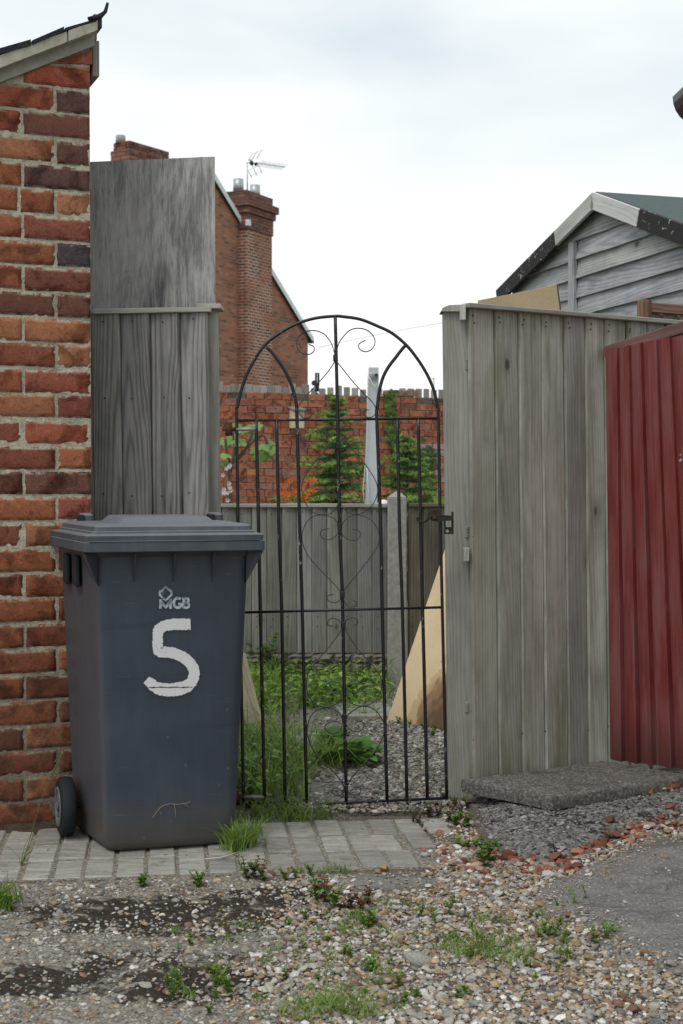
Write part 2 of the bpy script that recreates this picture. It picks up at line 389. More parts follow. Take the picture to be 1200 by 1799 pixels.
def mk_plywood():
    t = NT('weathered plywood'); v = t.uv()
    a = t.noise(t.vmath('MULTIPLY', v, (60, 5, 1)), 1, 6, .7, .4); b = t.noise(t.vmath('MULTIPLY', v, (380, 20, 1)), 1, 5, .75, .5)
    c = t.noise(t.vmath('MULTIPLY', v, (5.5, 1.7, 1)), 1, 5, .65, 1.0)
    s = t.math('ADD', t.math('MULTIPLY', a, .4), t.math('ADD', t.math('MULTIPLY', b, .35), t.math('MULTIPLY', c, .50)))
    col = t.ramp(s, [(.46, (.085, .083, .086)), (.56, (.21, .208, .208)), (.65, (.37, .365, .355)), (.78, (.54, .52, .48))])
    col = t.mix(t.math('MULTIPLY', t.step(t.noise(t.vmath('MULTIPLY', v, (7, 3, 1)), 1, 3), .58, .75), .35), col, (.26, .20, .13))
    spl_ = t.noise(t.vmath('MULTIPLY', v, (150, 5.5, 1)), 1, 5, .7); col = t.mix(t.math('MULTIPLY', t.step(spl_, .345, .27), .8), col, (.045, .042, .040)); col = t.mix(t.math('MULTIPLY', t.step(spl_, .64, .72), .5), col, (.56, .54, .50))
    col = t.mix(t.step(t.math('ADD', t.sep(v)[0], t.math('MULTIPLY', c, .25)), -.62, -.36), t.mix(1, col, (.82, .82, .83), 'MULTIPLY'), t.mix(1, col, (1.2, 1.2, 1.19), 'MULTIPLY'))
    t.bump(t.math('ADD', a, b), .6, .003); return t.fin(col, .9, .15)
M['plywood'] = mk_plywood()

def mk_mdf(name, stain):
    t = NT(name); v = t.uv(); n = t.noise(v, 180, 3, .6); b = t.noise(v, 3, 4)
    col = t.mix(t.step(b, .35, .7), (.58, .445, .27), (.66, .53, .345)); col = t.mix(.6, col, t.mix(1, col, t.ramp(n, [(.3, .7), (.7, 1.2)]), 'MULTIPLY'))
    if stain:                       # tide-marked damp rising from the lower outer corner
        s = t.sep(v); d = t.math('ADD', t.math('MULTIPLY_ADD', s[0], -1.25, .15), t.math('MULTIPLY', s[1], .6))
        d = t.math('ADD', d, t.math('MULTIPLY_ADD', t.noise(t.vmath('MULTIPLY', v, (9, 5, 1)), 1, 6, .62, 1.4), .42, -.21))
        col = t.mix(t.math('MULTIPLY', t.step(d, .035, .015), .55), col, (.40, .25, .115))
        col = t.mix(t.math('MULTIPLY', t.step(d, -.02, -.10), .8), col, (.20, .112, .055))
        col = t.mix(t.math('MULTIPLY', t.step(d, -.10, -.22), .8), col, (.085, .052, .032))
    else:
        s = t.sep(v); q = t.vmath('LENGTH', t.vmath('MULTIPLY', t.vmath('SUBTRACT', v, (.13, 1.83, 0)), (1, .55, 0)))
        col = t.mix(t.math('MULTIPLY', t.step(t.math('ADD', q, t.math('MULTIPLY', b, .02)), .045, .02), .7), col, (.24, .15, .08))
    t.bump(n, .1, .002); return t.fin(col, .8, .25)
M['mdf'] = mk_mdf('damp stained fibreboard', True)
M['chipboard'] = mk_mdf('plain chipboard', False)
M['board_edge'] = mat_plain('board edge', (.17, .11, .06), .9, .2)

def mk_bin(name, top):
    t = NT(name); o = t.obj(); p = t.sep(o); z = t.sep(t.pos())[2]
    n = t.noise(o, 5, 5, .6); f = t.noise(t.vmath('MULTIPLY', o, (26, 26, 3)), 1, 5, .7); fine = t.noise(o, 240, 3, .6)
    hz = t.noise(t.vmath('MULTIPLY', o, (1.5, 1.5, 22)), 1, 4, .6)
    if top:
        col = t.ramp(t.math('ADD', t.math('MULTIPLY', f, .5), t.math('MULTIPLY', n, .5)), [(.3, (.045, .056, .070)), (.52, (.066, .080, .097)), (.75, (.115, .13, .147))])
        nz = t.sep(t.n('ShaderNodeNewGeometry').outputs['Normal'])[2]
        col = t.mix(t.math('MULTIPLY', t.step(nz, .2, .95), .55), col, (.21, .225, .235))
        rough = t.ramp(n, [(.3, .5), (.7, .68)])
    else:
        col = t.ramp(t.math('ADD', t.math('MULTIPLY', f, .45), t.math('MULTIPLY', n, .55)), [(.28, (.030, .041, .057)), (.5, (.040, .054, .074)), (.78, (.060, .076, .098))])
        nn = t.n('ShaderNodeNewGeometry').outputs['Normal']; nx = t.sep(nn)[0]
        col = t.mix(t.math('MULTIPLY', t.step(hz, .58, .72), .35), col, (.022, .026, .033))
        col = t.mix(t.math('MULTIPLY', t.step(t.noise(t.vmath('MULTIPLY', o, (3, 3, 12)), 1, 6, .75), .62, .74), .3), col, (.11, .125, .14))
        # sun-bloomed side of the plastic: only the one flank has gone purple grey
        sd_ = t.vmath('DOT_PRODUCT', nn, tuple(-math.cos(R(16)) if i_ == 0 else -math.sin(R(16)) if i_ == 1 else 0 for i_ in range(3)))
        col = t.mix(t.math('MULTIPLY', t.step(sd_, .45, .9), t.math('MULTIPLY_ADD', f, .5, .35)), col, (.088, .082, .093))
        dm = t.math('MULTIPLY', t.step(t.math('ADD', z, t.math('MULTIPLY', t.noise(o, 9, 5, .7), .16)), .30, .04), t.math('MULTIPLY_ADD', fine, 1.1, .15))
        col = t.mix(t.math('MULTIPLY', dm, .9), col, (.115, .088, .055))
        spl = t.voro(t.vmath('MULTIPLY', o, (38, 38, 26)), 1); spc = t.sep(t.voro(t.vmath('MULTIPLY', o, (38, 38, 26)), 1, 'Color'))[0]
        col = t.mix(t.math('MULTIPLY', t.math('MULTIPLY', t.math('GREATER_THAN', spc, .82), t.step(spl, .16, .08)), t.step(z, .75, .1)), col, (.13, .115, .09))
        scr = t.noise(t.vmath('MULTIPLY', t.vmath('ADD', o, t.vmath('MULTIPLY', o, (0, 0, 0))), (9, 9, 130)), 1, 2, .5); col = t.mix(t.math('MULTIPLY', t.step(scr, .70, .76), .35), col, (.13, .145, .16))
        rough = t.ramp(n, [(.3, .40), (.7, .58)])
    t.bump(t.math('ADD', t.math('MULTIPLY', fine, .4), t.math('ADD', f, t.math('MULTIPLY', hz, .8))), .25, .003)
    return t.fin(col, rough, .42)
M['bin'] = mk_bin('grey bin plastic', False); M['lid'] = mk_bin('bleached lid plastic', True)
def mk_paint():
    t = NT('brushed white paint'); v = t.uv(); n = t.noise(t.obj(), 130, 5, .7); st = t.noise(t.vmath('MULTIPLY', v, (220, 9, 1)), 1, 5, .7)
    a = t.step(t.math('ADD', t.math('MULTIPLY', n, .55), t.math('MULTIPLY', st, .45)), .34, .42)
    col = t.mix(a, (.10, .12, .15), t.mix(st, (.60, .63, .64), (.83, .85, .85))); t.bump(t.math('ADD', n, st), .5, .002)
    return t.fin(col, .75, .2)
M['white_paint'] = mk_paint()
def mk_logo():
    t = NT('worn grey print'); n = t.noise(t.obj(), 60, 4, .6); return t.fin(t.mix(t.step(n, .42, .6), (.52, .57, .61), (.20, .25, .30)), .7, .2)
M['logo'] = mk_logo()
M['black_plastic'] = mat_plain('black plastic', (.012, .014, .017), .6, .35)
M['tyre'] = mat_plain('tyre rubber', (.016, .018, .022), .75, .3, 0, 60, .5, .3)
M['rim'] = mat_plain('grey wheel plastic', (.13, .135, .14), .55, .4)

def mk_iron():
    t = NT('chipped black iron paint'); p = t.pos()
    n = t.noise(t.vmath('MULTIPLY', p, (60, 60, 22)), 1, 4, .75); z = t.noise(p, 2.1, 2)
    chip = t.step(t.math('ADD', n, t.math('MULTIPLY', z, .16)), .715, .76)
    col = t.mix(chip, (.009, .0095, .011), (.30, .31, .31)); rust = t.step(t.noise(p, 26, 4, .7), .63, .72)
    col = t.mix(t.math('MULTIPLY', rust, .55), col, (.06, .026, .015)); t.bump(n, .3, .002)
    return t.fin(col, .42, .5)
M['iron'] = mk_iron()
M['thin_iron'] = mat_plain('dull iron strip', (.03, .032, .034), .5, .5, 0, 50, .5)
M['rust'] = mat_plain('rusty iron', (.085, .042, .026), .8, .3, 0, 60, .7, .4)
M['rust_dark'] = mat_plain('dark rusted iron', (.035, .026, .022), .75, .35, 0, 60, .6, .4)
M['galv'] = mat_plain('galvanised pin', (.33, .34, .34), .5, .5, .3)
M['aluminium'] = mat_plain('dull aluminium', (.5, .51, .52), .45, .5, .6)
def mk_red():
    t = NT('faded red paint'); inf = t.info(); rv = t.math('MULTIPLY', inf['Random'], 29.0); v = t.vmath('ADD', t.uv(), t.comb(rv, rv))
    a = t.noise(t.vmath('MULTIPLY', v, (90, 2.6, 1)), 1, 5, .65); b = t.noise(t.vmath('MULTIPLY', v, (16, 2.5, 1)), 1, 5, .6); g = t.noise(t.vmath('MULTIPLY', v, (330, 6, 1)), 1, 3, .6)
    col = t.mix(t.step(b, .3, .7), (.185, .032, .031), (.25, .060, .056))
    col = t.mix(t.math('MULTIPLY', t.step(t.math('ADD', t.math('MULTIPLY', a, .6), t.math('MULTIPLY', b, .4)), .44, .64), .8), col, (.215, .11, .105))
    col = t.mix(t.math('MULTIPLY', t.step(t.noise(t.vmath('MULTIPLY', v, (40, 9, 1)), 1, 5, .7), .66, .76), .6), col, (.035, .018, .016))
    z = t.sep(t.pos())[2]
    col = t.mix(t.math('MULTIPLY', t.step(z, .35, .1), .6), col, (.035, .02, .018))
    t.bump(t.math('ADD', a, g), .5, .002); return t.fin(col, .6, .3)
M['red'] = mk_red()
def mk_redrail():
    t = NT('worn red rail'); v = t.uv(); a = t.noise(t.vmath('MULTIPLY', v, (60, 4, 1)), 1, 5, .65)
    t.bump(a, .4, .002); return t.fin(t.ramp(a, [(.3, (.11, .055, .05)), (.6, (.20, .105, .10)), (.8, (.27, .17, .16))]), .75, .25)
M['red_rail'] = mk_redrail()
M['slab'] = mat_speckle('mossy concrete slab', [(.34, (.07, .068, .061)), (.52, (.165, .16, .145)), (.68, (.40, .39, .36))], 95, [(.53, .68, (.06, .057, .05), .6)], 9, .8, .006)
def mk_mound():
    t = NT('rough dark concrete'); p = t.pos(); a = t.noise(p, 42, 7, .75); vd = t.voro(p, 65)
    col = t.ramp(t.math('ADD', t.math('MULTIPLY', a, .7), t.math('MULTIPLY', vd, .4)), [(.3, (.07, .068, .063)), (.52, (.20, .195, .182)), (.75, (.38, .373, .355))])
    moss = t.noise(t.vmath('MULTIPLY', p, (7, 13, 7)), 1, 5, .65); col = t.mix(t.math('MULTIPLY', t.step(moss, .55, .62), .9), col, (.017, .012, .009))
    t.bump(t.math('ADD', a, t.math('MULTIPLY', vd, -.6)), 1.0, .015); return t.fin(col, .95, .15)
M['mound'] = mk_mound()
def mk_asphalt():
    t = NT('worn grey asphalt'); p = t.pos(); a = t.noise(p, 120, 6, .75); b = t.noise(t.vmath('MULTIPLY', p, (6, 11, 6)), 1, 6, .65, .8); c1 = t.sep(t.voro(p, 120, 'Color'))[0]; d1 = t.voro(p, 120)
    col = t.ramp(a, [(.3, (.12, .118, .114)), (.52, (.225, .222, .214)), (.75, (.37, .365, .35))])
    col = t.mix(t.math('MULTIPLY', t.math('GREATER_THAN', c1, .8), t.step(d1, .5, .3)), col, (.40, .385, .35))
    col = t.mix(t.math('MULTIPLY', t.step(b, .50, .66), .6), col, (.105, .104, .102)); col = t.mix(t.math('MULTIPLY', t.step(b, .44, .32), .55), col, (.31, .30, .28))
    crk = t.voro(t.vmath('ADD', p, t.vmath('MULTIPLY', t.noise(p, 9, 3, .6, color=True), (.12, .12, 0))), 2.6, 'Distance', 'DISTANCE_TO_EDGE'); col = t.mix(t.math('MULTIPLY', t.step(crk, .012, .003), .3), col, (.05, .047, .042))
    t.bump(t.math('ADD', a, t.math('ADD', t.math('MULTIPLY', b, 2.5), t.math('MULTIPLY', d1, -.4))), .8, .008); return t.fin(col, .95, .15)
M['asphalt'] = mk_asphalt()
def mk_paver():
    t = NT('pale paving brick'); inf = t.info(); rv = t.math('MULTIPLY', inf['Random'], 13.0); p = t.vmath('ADD', t.pos(), t.comb(rv, rv, rv))
    a = t.noise(t.vmath('MULTIPLY', p, (9, 34, 9)), 1, 6, .7, .6); f = t.noise(p, 160, 4, .7)
    col = t.ramp(t.math('ADD', t.math('MULTIPLY', a, .65), t.math('MULTIPLY', f, .35)), [(.3, (.14, .133, .115)), (.52, (.31, .302, .272)), (.74, (.46, .45, .42))])
    k = t.math('MULTIPLY_ADD', inf['Random'], .4, .78); col = t.mix(1, col, t.comb(k, k, k), 'MULTIPLY')
    dk = t.noise(t.pos(), 6, 5, .6); col = t.mix(t.math('MULTIPLY', t.step(dk, .56, .7), .55), col, (.11, .095, .075))
    t.bump(t.math('ADD', a, f), .6, .003); return t.fin(col, .92, .2)
M['paver'] = mk_paver()
M['joint'] = mat_speckle('sandy joint', [(.35, (.08, .07, .05)), (.52, (.23, .205, .165)), (.68, (.52, .49, .44))], 110, None, 2, .6, .004)

def blob(t, p, c, r):      # soft 0..1 patch round a place on the ground
    q = t.vmath('MULTIPLY', t.vmath('SUBTRACT', p, (c.x, c.y, 0)), (1 / r[0], 1 / r[1], 0))
    return t.step(t.vmath('LENGTH', q), 1.25, .35)
def mk_yard():
    t = NT('gritty yard'); p = t.pos()
    c1 = t.voro(p, 85, 'Color'); d1 = t.voro(p, 85); s = t.sep(c1)
    st = t.ramp(s[0], [(0, (.10, .095, .085)), (.3, (.21, .205, .19)), (.55, (.30, .285, .25)), (.8, (.40, .38, .34)), (1, (.24, .15, .09))])
    base = t.ramp(t.noise(p, 60, 6, .7), [(.3, (.105, .092, .073)), (.55, (.265, .24, .20)), (.75, (.41, .385, .335))])
    col = t.mix(t.step(d1, .55, .3), base, st)
    dk = t.step(t.sep(p)[0], -.35, .15); col = t.mix(t.math('MULTIPLY', dk, .6), col, (.075, .062, .045))
    pw = t.vmath('ADD', p, t.vmath('MULTIPLY', t.vmath('SUBTRACT', t.noise(p, 4.5, 5, .65, color=True), (.5, .5, .5)), (1.3, .6, 0)))
    soil = t.math('ADD', blob(t, pw, G(330, 1600), (.62, .24)), t.math('ADD', blob(t, pw, G(210, 1720), (.60, .22)), blob(t, pw, G(520, 1570), (.12, .1))))
    n = t.math('ADD', t.math('MULTIPLY', t.noise(p, 4, 5, .65, .8), .62), t.math('MULTIPLY', t.noise(t.vmath('MULTIPLY', p, (1, 1.5, 1)), 17, 8, .78), .62))
    sm = t.step(t.math('ADD', n, t.math('MULTIPLY', soil, .20)), .715, .80)
    col = t.mix(t.math('MULTIPLY', sm, .93), col, t.mix(s[1], (.020, .015, .011), (.040, .030, .022)))
    grn = t.step(t.math('ADD', t.noise(p, 7, 6, .7), t.math('MULTIPLY', blob(t, p, G(480, 1650), (.4, .35)), .14)), .64, .74)
    col = t.mix(t.math('MULTIPLY', grn, .6), col, (.085, .085, .030))
    cem = t.math('MULTIPLY', blob(t, p, G(660, 1548), (.28, .09)), t.step(n, .3, .5))
    col = t.mix(t.math('MULTIPLY', cem, .9), col, t.ramp(t.noise(p, 45, 5, .7), [(.3, (.17, .165, .155)), (.7, (.30, .295, .28))]))
    t.bump(t.math('ADD', t.math('MULTIPLY', d1, -.8), t.math('ADD', t.noise(p, 60, 6, .7), t.math('MULTIPLY', sm, -.3))), .9, .008)
    return t.fin(col, .95, .12)
M['yard'] = mk_yard()
M['path'] = mat_speckle('trodden gravel path', [(.3, (.10, .092, .078)), (.52, (.24, .228, .20)), (.75, (.38, .37, .34))], 70, [(.58, .74, (.075, .062, .044), .7)], 3.2, .8, .008)
M['earth'] = mat_speckle('bare earth', [(.3, (.035, .028, .02)), (.6, (.085, .07, .05)), (.85, (.14, .12, .09))], 40, None, 2, .8, .01)
M['lawn'] = mat_speckle('rough ground', [(.3, (.03, .04, .015)), (.6, (.07, .085, .03)), (.85, (.13, .12, .06))], 9, None, 2, .8, .01)
M['pebble'] = mat_tint('pebble stone', .75, 190)
M['leaf'] = mat_leaf('living leaf', .35); M['needle'] = mat_leaf('conifer needles', .2)
M['bark'] = mat_plain('grey bark', (.11, .09, .07), .9, .2, 0, 60, .6, .6)
M['concrete_post'] = mat_speckle('cast concrete', [(.3, (.23, .222, .20)), (.55, (.35, .342, .315)), (.8, (.44, .432, .405))], 40, [(.58, .75, (.16, .155, .13), .5)], 5, .4, .003)
M['rock_face'] = mat_speckle('rock faced concrete', [(.3, (.11, .095, .075)), (.55, (.25, .225, .185)), (.8, (.38, .35, .30))], 35, [(.55, .7, (.07, .068, .045), .5)], 5, .9, .012)
M['white_post'] = mat_plain('pale grey painted timber', (.50, .54, .56), .6, .35, 0, 12, .2)
M['string'] = mat_plain('white cord', (.65, .66, .66), .8, .2)
M['white_plastic'] = mat_plain('white plastic', (.75, .77, .78), .4, .4, 0, 20, .1)
M['felt'] = mat_speckle('green roof felt', [(.3, (.06, .08, .077)), (.6, (.11, .14, .136)), (.85, (.17, .20, .195))], 120)
M['black_felt'] = mat_speckle('black roof felt', [(.3, (.012, .013, .017)), (.7, (.045, .047, .055))], 60)
def mk_flaky():
    t = NT('flaking black paint'); p = t.pos(); a = t.noise(t.vmath('MULTIPLY', p, (30, 17, 34)), 1, 5, .72, .9)
    t.bump(a, .5, .003); return t.fin(t.mix(t.step(a, .622, .635), (.018, .016, .016), (.72, .73, .73)), .7, .3)
M['flaky_black'] = mk_flaky()
M['verge_cement'] = mat_speckle('painted verge board', [(.3, (.30, .28, .22)), (.55, (.43, .41, .34)), (.8, (.55, .53, .47))], 26, [(.58, .75, (.24, .215, .16), .5)], 7, .3, .003)
M['soffit'] = mat_speckle('grey soffit board', [(.3, (.27, .26, .215)), (.6, (.39, .38, .32)), (.85, (.46, .45, .395))], 22)
M['house_brick'] = mat_house_brick('house gable brick', [(.46, .215, .135), (.36, .15, .092), (.17, .098, .08), (.41, .175, .11)], (.30, .20, .145))
M['stack_brick'] = mat_house_brick('repointed stack brick', [(.36, .15, .095), (.28, .11, .07), (.14, .075, .065), (.31, .125, .08)], (.60, .52, .42), patch=(.42, .31, .23))
M['stack_cap'] = mat_house_brick('sooty stack brick', [(.34, .15, .105), (.26, .115, .085), (.13, .085, .07), (.29, .125, .09)], (.09, .07, .065))
M['slate'] = mat_plain('roof slate', (.07, .075, .085), .6, .4)
M['upvc'] = mat_plain('white verge', (.74, .77, .79), .45, .4, 0, 8, .1)
M['gutter'] = mat_plain('black gutter', (.018, .020, .023), .4, .45, 0, 25, .5)

# ------------------------------------------------------------------ the ground
def grid_sheet(name, x0, x1, y0, y1, st, fz, mat, keep=None, kind='structure', label=None):
    nx, ny = int((x1 - x0) / st) + 1, int((y1 - y0) / st) + 1
    xs = np.linspace(x0, x1, nx); ys = np.linspace(y0, y1, ny)
    V = np.array([(x, y, fz(x, y)) for y in ys for x in xs]); F = []
    for j in range(ny - 1):
        for i in range(nx - 1):
            if keep is None or keep((xs[i] + xs[i + 1]) / 2, (ys[j] + ys[j + 1]) / 2):
                F.append((j * nx + i, j * nx + i + 1, (j + 1) * nx + i + 1, (j + 1) * nx + i))
    o = np_mesh(name, V, np.array(F), mat, smooth=True); return tag(o, label, kind=kind)
def nz3(x, y, s, a): return a * mnoise.noise(Vector((x * s, y * s, 1.7)))
g0 = MB(); g0.v += [Vector(p) for p in ((-300, -60, -.06), (300, -60, -.06), (300, 600, -.06), (-300, 600, -.06))]; g0.face((0, 1, 2, 3)); tag(g0.build('ground', M['lawn']), kind='structure')
yard_z = lambda x, y: gz(x, y) + nz3(x, y, 5, .006) + nz3(x, y, 17, .004) - (.016 if 5.0 > y > 4.2 + .13 * (x + 1) and -2.2 < x < .3 else 0)
grid_sheet('yard_ground', -2.6, 3.0, 1.2, 5.32, .028, yard_z, M['yard'])
path_z = lambda x, y: nz3(x, y, 3, .008) + nz3(x, y, 14, .004) + .012
grid_sheet('garden_path', -3.2, 3.2, 5.2, 19.5, .09, path_z, M['path'])

def in_poly(poly, x, y):
    c = False; n = len(poly)
    for i in range(n):
        a, b = poly[i], poly[i - 1]
        if (a[1] > y) != (b[1] > y) and x < (b[0] - a[0]) * (y - a[1]) / (b[1] - a[1]) + a[0]: c = not c
    return c
def poly_d(poly, x, y):
    d = 9; n = len(poly); p = Vector((x, y))
    for i in range(n):
        a, b = Vector(poly[i]), Vector(poly[i - 1]); ab = b - a
        t = max(0, min(1, (p - a).dot(ab) / max(ab.length_squared, 1e-9))); d = min(d, (p - a - ab * t).length)
    return d if in_poly(poly, x, y) else -d
MOUND = [tuple(G(u, v).xy) for u, v in ((826, 1420), (838, 1455), (850, 1482), (885, 1502), (945, 1521), (1010, 1511), (1062, 1482), (1120, 1464), (1230, 1447))] + [(1.6, 5.6), (.9, 5.5), (.42, 5.28)]
def mound_z(x, y):
    d = poly_d(MOUND, x, y) + nz3(x, y, 9, .02); return gz(x, y) - .006 + .040 * ss(-.005, .14, d) + (nz3(x, y, 24, .007) + nz3(x, y, 60, .004)) * ss(0, .05, d)
grid_sheet('concrete_mound_ground', .35, 1.7, 4.3, 5.62, .013, mound_z, M['mound'], lambda x, y: poly_d(MOUND, x, y) > -.012)
ASPH = [tuple(G(u, v).xy) for u, v in ((1240, 1462), (1130, 1478), (1062, 1503), (965, 1545), (915, 1578), (935, 1605), (1010, 1630), (1060, 1662), (1110, 1692), (1190, 1722), (1290, 1760))] + [(1.9, 3.5), (2.2, 4.6)]
grid_sheet('asphalt_road', .5, 2.2, 3.2, 4.8, .02, lambda x, y: gz(x, y) - .004 + .024 * ss(-.01, .07, poly_d(ASPH, x, y) + nz3(x, y, 11, .03)) + nz3(x, y, 30, .003), M['asphalt'], lambda x, y: poly_d(ASPH, x, y) > -.02)

# paving bricks in front of the gate: one object each, lying in a bed of sandy mortar
PV0 = Vector((.245, 4.35, 0)); PVX = Vector((math.cos(R(7)), math.sin(R(7)), 0)); PVY = Vector((-PVX.y, PVX.x, 0))
bed = MB(); bed.box(PV0 + PVX * -.88 + PVY * .305 + Vector((0, 0, -.024)), (PVX, PVY, (0, 0, 1)), (.97, .318, .026))
pave = tag(bed.build('paving', M['joint']), 'strip of pale paving bricks laid in front of the gate', kind='structure')
for i in range(-3, 20):
    for j in range(3):
        r_ = random.Random(i * 7 + j + 99)
        if i < 0 and -i > j * 1.3: continue
        m_ = MB(); c = PV0 + PVX * (-.043 - i * .0935 + (-.02 if (i == 0 and j == 1) else 0)) + PVY * (.1 + j * .204) + Vector((0, 0, -.012 + r_.uniform(-.004, .003)))
        a = r_.uniform(-.022, .022)
        m_.box(c, (PVX + PVY * a, PVY - PVX * a, Vector((r_.uniform(-.01, .01), r_.uniform(-.01, .01), 1))), (.0405 + r_.uniform(-.002, .002), .098 + r_.uniform(-.003, .002), .02), .004, .0015, r_)
        m_.build('paver', M['paver'], pave)
# soil that has washed over the paving by the wall
grid_sheet('soil_ground', -1.6, -.78, 4.42, 4.98, .02, lambda x, y: -.012 + .03 * ss(0, .26, (y - 4.66 - .3 * (x + 1)) + nz3(x, y, 8, .12)) + nz3(x, y, 40, .003), M['earth'])

# ------------------------------------------------------------------ brick outbuilding, left
BC = P(163, 900, 4.95); BC.z = 0
BX = Vector((.925, .38, 0)).normalized(); BN = Vector((BX.y, -BX.x, 0))       # along the wall to the corner; out of the wall
bld = thing('brick_outbuilding', BC, 'old red brick outbuilding with a sloping roof verge, standing behind the bin', 'building')
WPL = lambda u, v, off=0.0: PL(u, v, BC + BN * off, BN)
def wall_s(p): return (p - BC).dot(BX)
verge = [WPL(160, 83), WPL(0, 144)]
vs = [(wall_s(p), p.z) for p in verge]; slope = (vs[0][1] - vs[1][1]) / (vs[0][0] - vs[1][0])
def wall_top(s): return vs[0][1] + slope * (s - vs[0][0])
LWALL = 1.05
core = MB(); zt = lambda s: wall_top(s) + .03
core.prism([BC + BX * -.005 + Vector((0, 0, -.05)) - BN * .003, BC + BX * -.005 - BN * .003 + Vector((0, 0, zt(0))), BC - BX * LWALL - BN * .003 + Vector((0, 0, zt(-LWALL))), BC - BX * LWALL - BN * .003 + Vector((0, 0, -.05))], -BN * .35)
core.build('mortar_wall', M['mortar'], bld)
def brick_mesh(L, H, D, seed, nx=9, nz=4, rough=.0035, arris=.0024, smooth=True):
    """weathered brick: a gridded front with worn arrises, sides running back into the joint"""
    r_ = random.Random(seed); V = []; F = []
    o = Vector((seed * 3.1, seed * 1.7, 0))
    for k in range(nz + 1):
        for i in range(nx + 1):
            x = (i / nx - .5) * L; z = k / nz * H
            e = min(i, nx - i, k, nz - k)
            w = (arris if e == 0 else .0012 if e == 1 else 0) + abs(mnoise.noise(Vector((x * 32, z * 32, 0)) + o)) * rough * (1.5 if e == 0 else 1)
            dx = mnoise.noise(Vector((x * 45, z * 45, 5)) + o) * (.0034 if e == 0 else .001); dz = (mnoise.noise(Vector((x * 55, z * 40, 9)) + o) * .5 + mnoise.noise(Vector((x * 18, z * 18, 3)) + o) * .6) * (.0036 if e == 0 else .001)
            V.append((x + dx, w, z + dz))
    n = (nx + 1) * (nz + 1)
    for k in range(nz):
        for i in range(nx):
            a = k * (nx + 1) + i; F.append((a, a + 1, a + nx + 2, a + nx + 1))
    ring = [i for i in range(nx + 1)] + [k * (nx + 1) + nx for k in range(1, nz + 1)] + [nz * (nx + 1) + i for i in range(nx - 1, -1, -1)] + [k * (nx + 1) for k in range(nz - 1, 0, -1)]
    b0 = len(V); V += [(V[i][0], D, V[i][2]) for i in ring]; m = len(ring)
    for i in range(m): j = (i + 1) % m; F.append((ring[j], ring[i], b0 + i, b0 + j))
    me = bpy.data.meshes.new('brick'); me.from_pydata(V, [], F); me.polygons.foreach_set('use_smooth', [smooth] * len(F)); return me
CH = .0875; BL = .236
def bricks_kind(L, n, H, D, mat, **k):
    out = []
    for i in range(n):
        me = brick_mesh(L, H, D, i + int(L * 1000), **k); me.materials.append(mat); out.append(me)
    return out
STR = bricks_kind(BL - .011, 9, CH - .011, .06, M['brick'], nx=14, nz=6, rough=.004); HDR = bricks_kind(.113, 7, CH - .011, .06, M['brick'], nx=8, nz=6, rough=.004)
PAL = [((.30, .108, .053), 5), ((.265, .088, .048), 4.5), ((.225, .078, .048), 4), ((.155, .066, .048), 2.2), ((.105, .056, .048), .5), ((.33, .14, .073), 1.8)]
def pick(r_, pal=PAL):
    c = r_.choices([p[0] for p in pal], [p[1] for p in pal])[0]; k = r_.uniform(.86, 1.14)
    return tuple(x * k for x in c)
rotz = math.atan2(BX.y, BX.x)
KNOWN = {}   # corner bricks that the photograph shows clearly: (course from the top, index) -> colour
for key, c in {(2, 0): (.125, .066, .058), (3, 0): (.165, .072, .055), (4, 0): (.13, .062, .052), (5, 0): (.125, .068, .058), (6, 0): (.40, .18, .10), (7, 0): (.25, .085, .06), (8, 0): (.075, .060, .066), (9, 0): (.19, .07, .05),
               (10, 0): (.15, .07, .052), (11, 0): (.36, .15, .075), (12, 0): (.33, .14, .075), (13, 0): (.28, .09, .055), (14, 0): (.19, .062, .048), (15, 0): (.32, .10, .055), (16, 0): (.34, .12, .065), (17, 0): (.16, .075, .056), (18, 0): (.27, .085, .06),
               (8, 1): (.27, .10, .055), (2, 1): (.32, .095, .055), (1, 0): (.36, .10, .06), (0, 0): (.36, .105, .07)}.items(): KNOWN[key] = c
for c in range(31):
    z0 = .006 + c * CH; top = 30 - c; s = -.006; k = 0
    rr = random.Random(100 + c)
    while s > -LWALL:
        L_ = .113 if (k == 0 and top % 2 == 0) else BL - .011
        if k > 0 and rr.random() < .04: L_ = .113
        mid = s - L_ / 2; zcap = wall_top(s - L_ * .3)
        if z0 + CH * .5 < zcap:
            me = rr.choice(HDR if L_ < .2 else STR)
            col = KNOWN.get((top, k)) or pick(rr)
            b = place('brick', me, BC + BX * mid + Vector((0, 0, z0 + rr.uniform(-.003, .003))) + BN * rr.uniform(.0, .0035), bld, col, (rr.uniform(-.01, .01), rr.uniform(-.007, .007), rotz + rr.uniform(-.012, .012)))
        s -= L_ + .011; k += 1
m_ = MB(); m_.prism([WPL(94, 110.5, .003), WPL(162, 112.5, .003), WPL(162, 86, .003)], -BN * .05); m_.build('brick', M['brick'], bld, (.30, .098, .058))
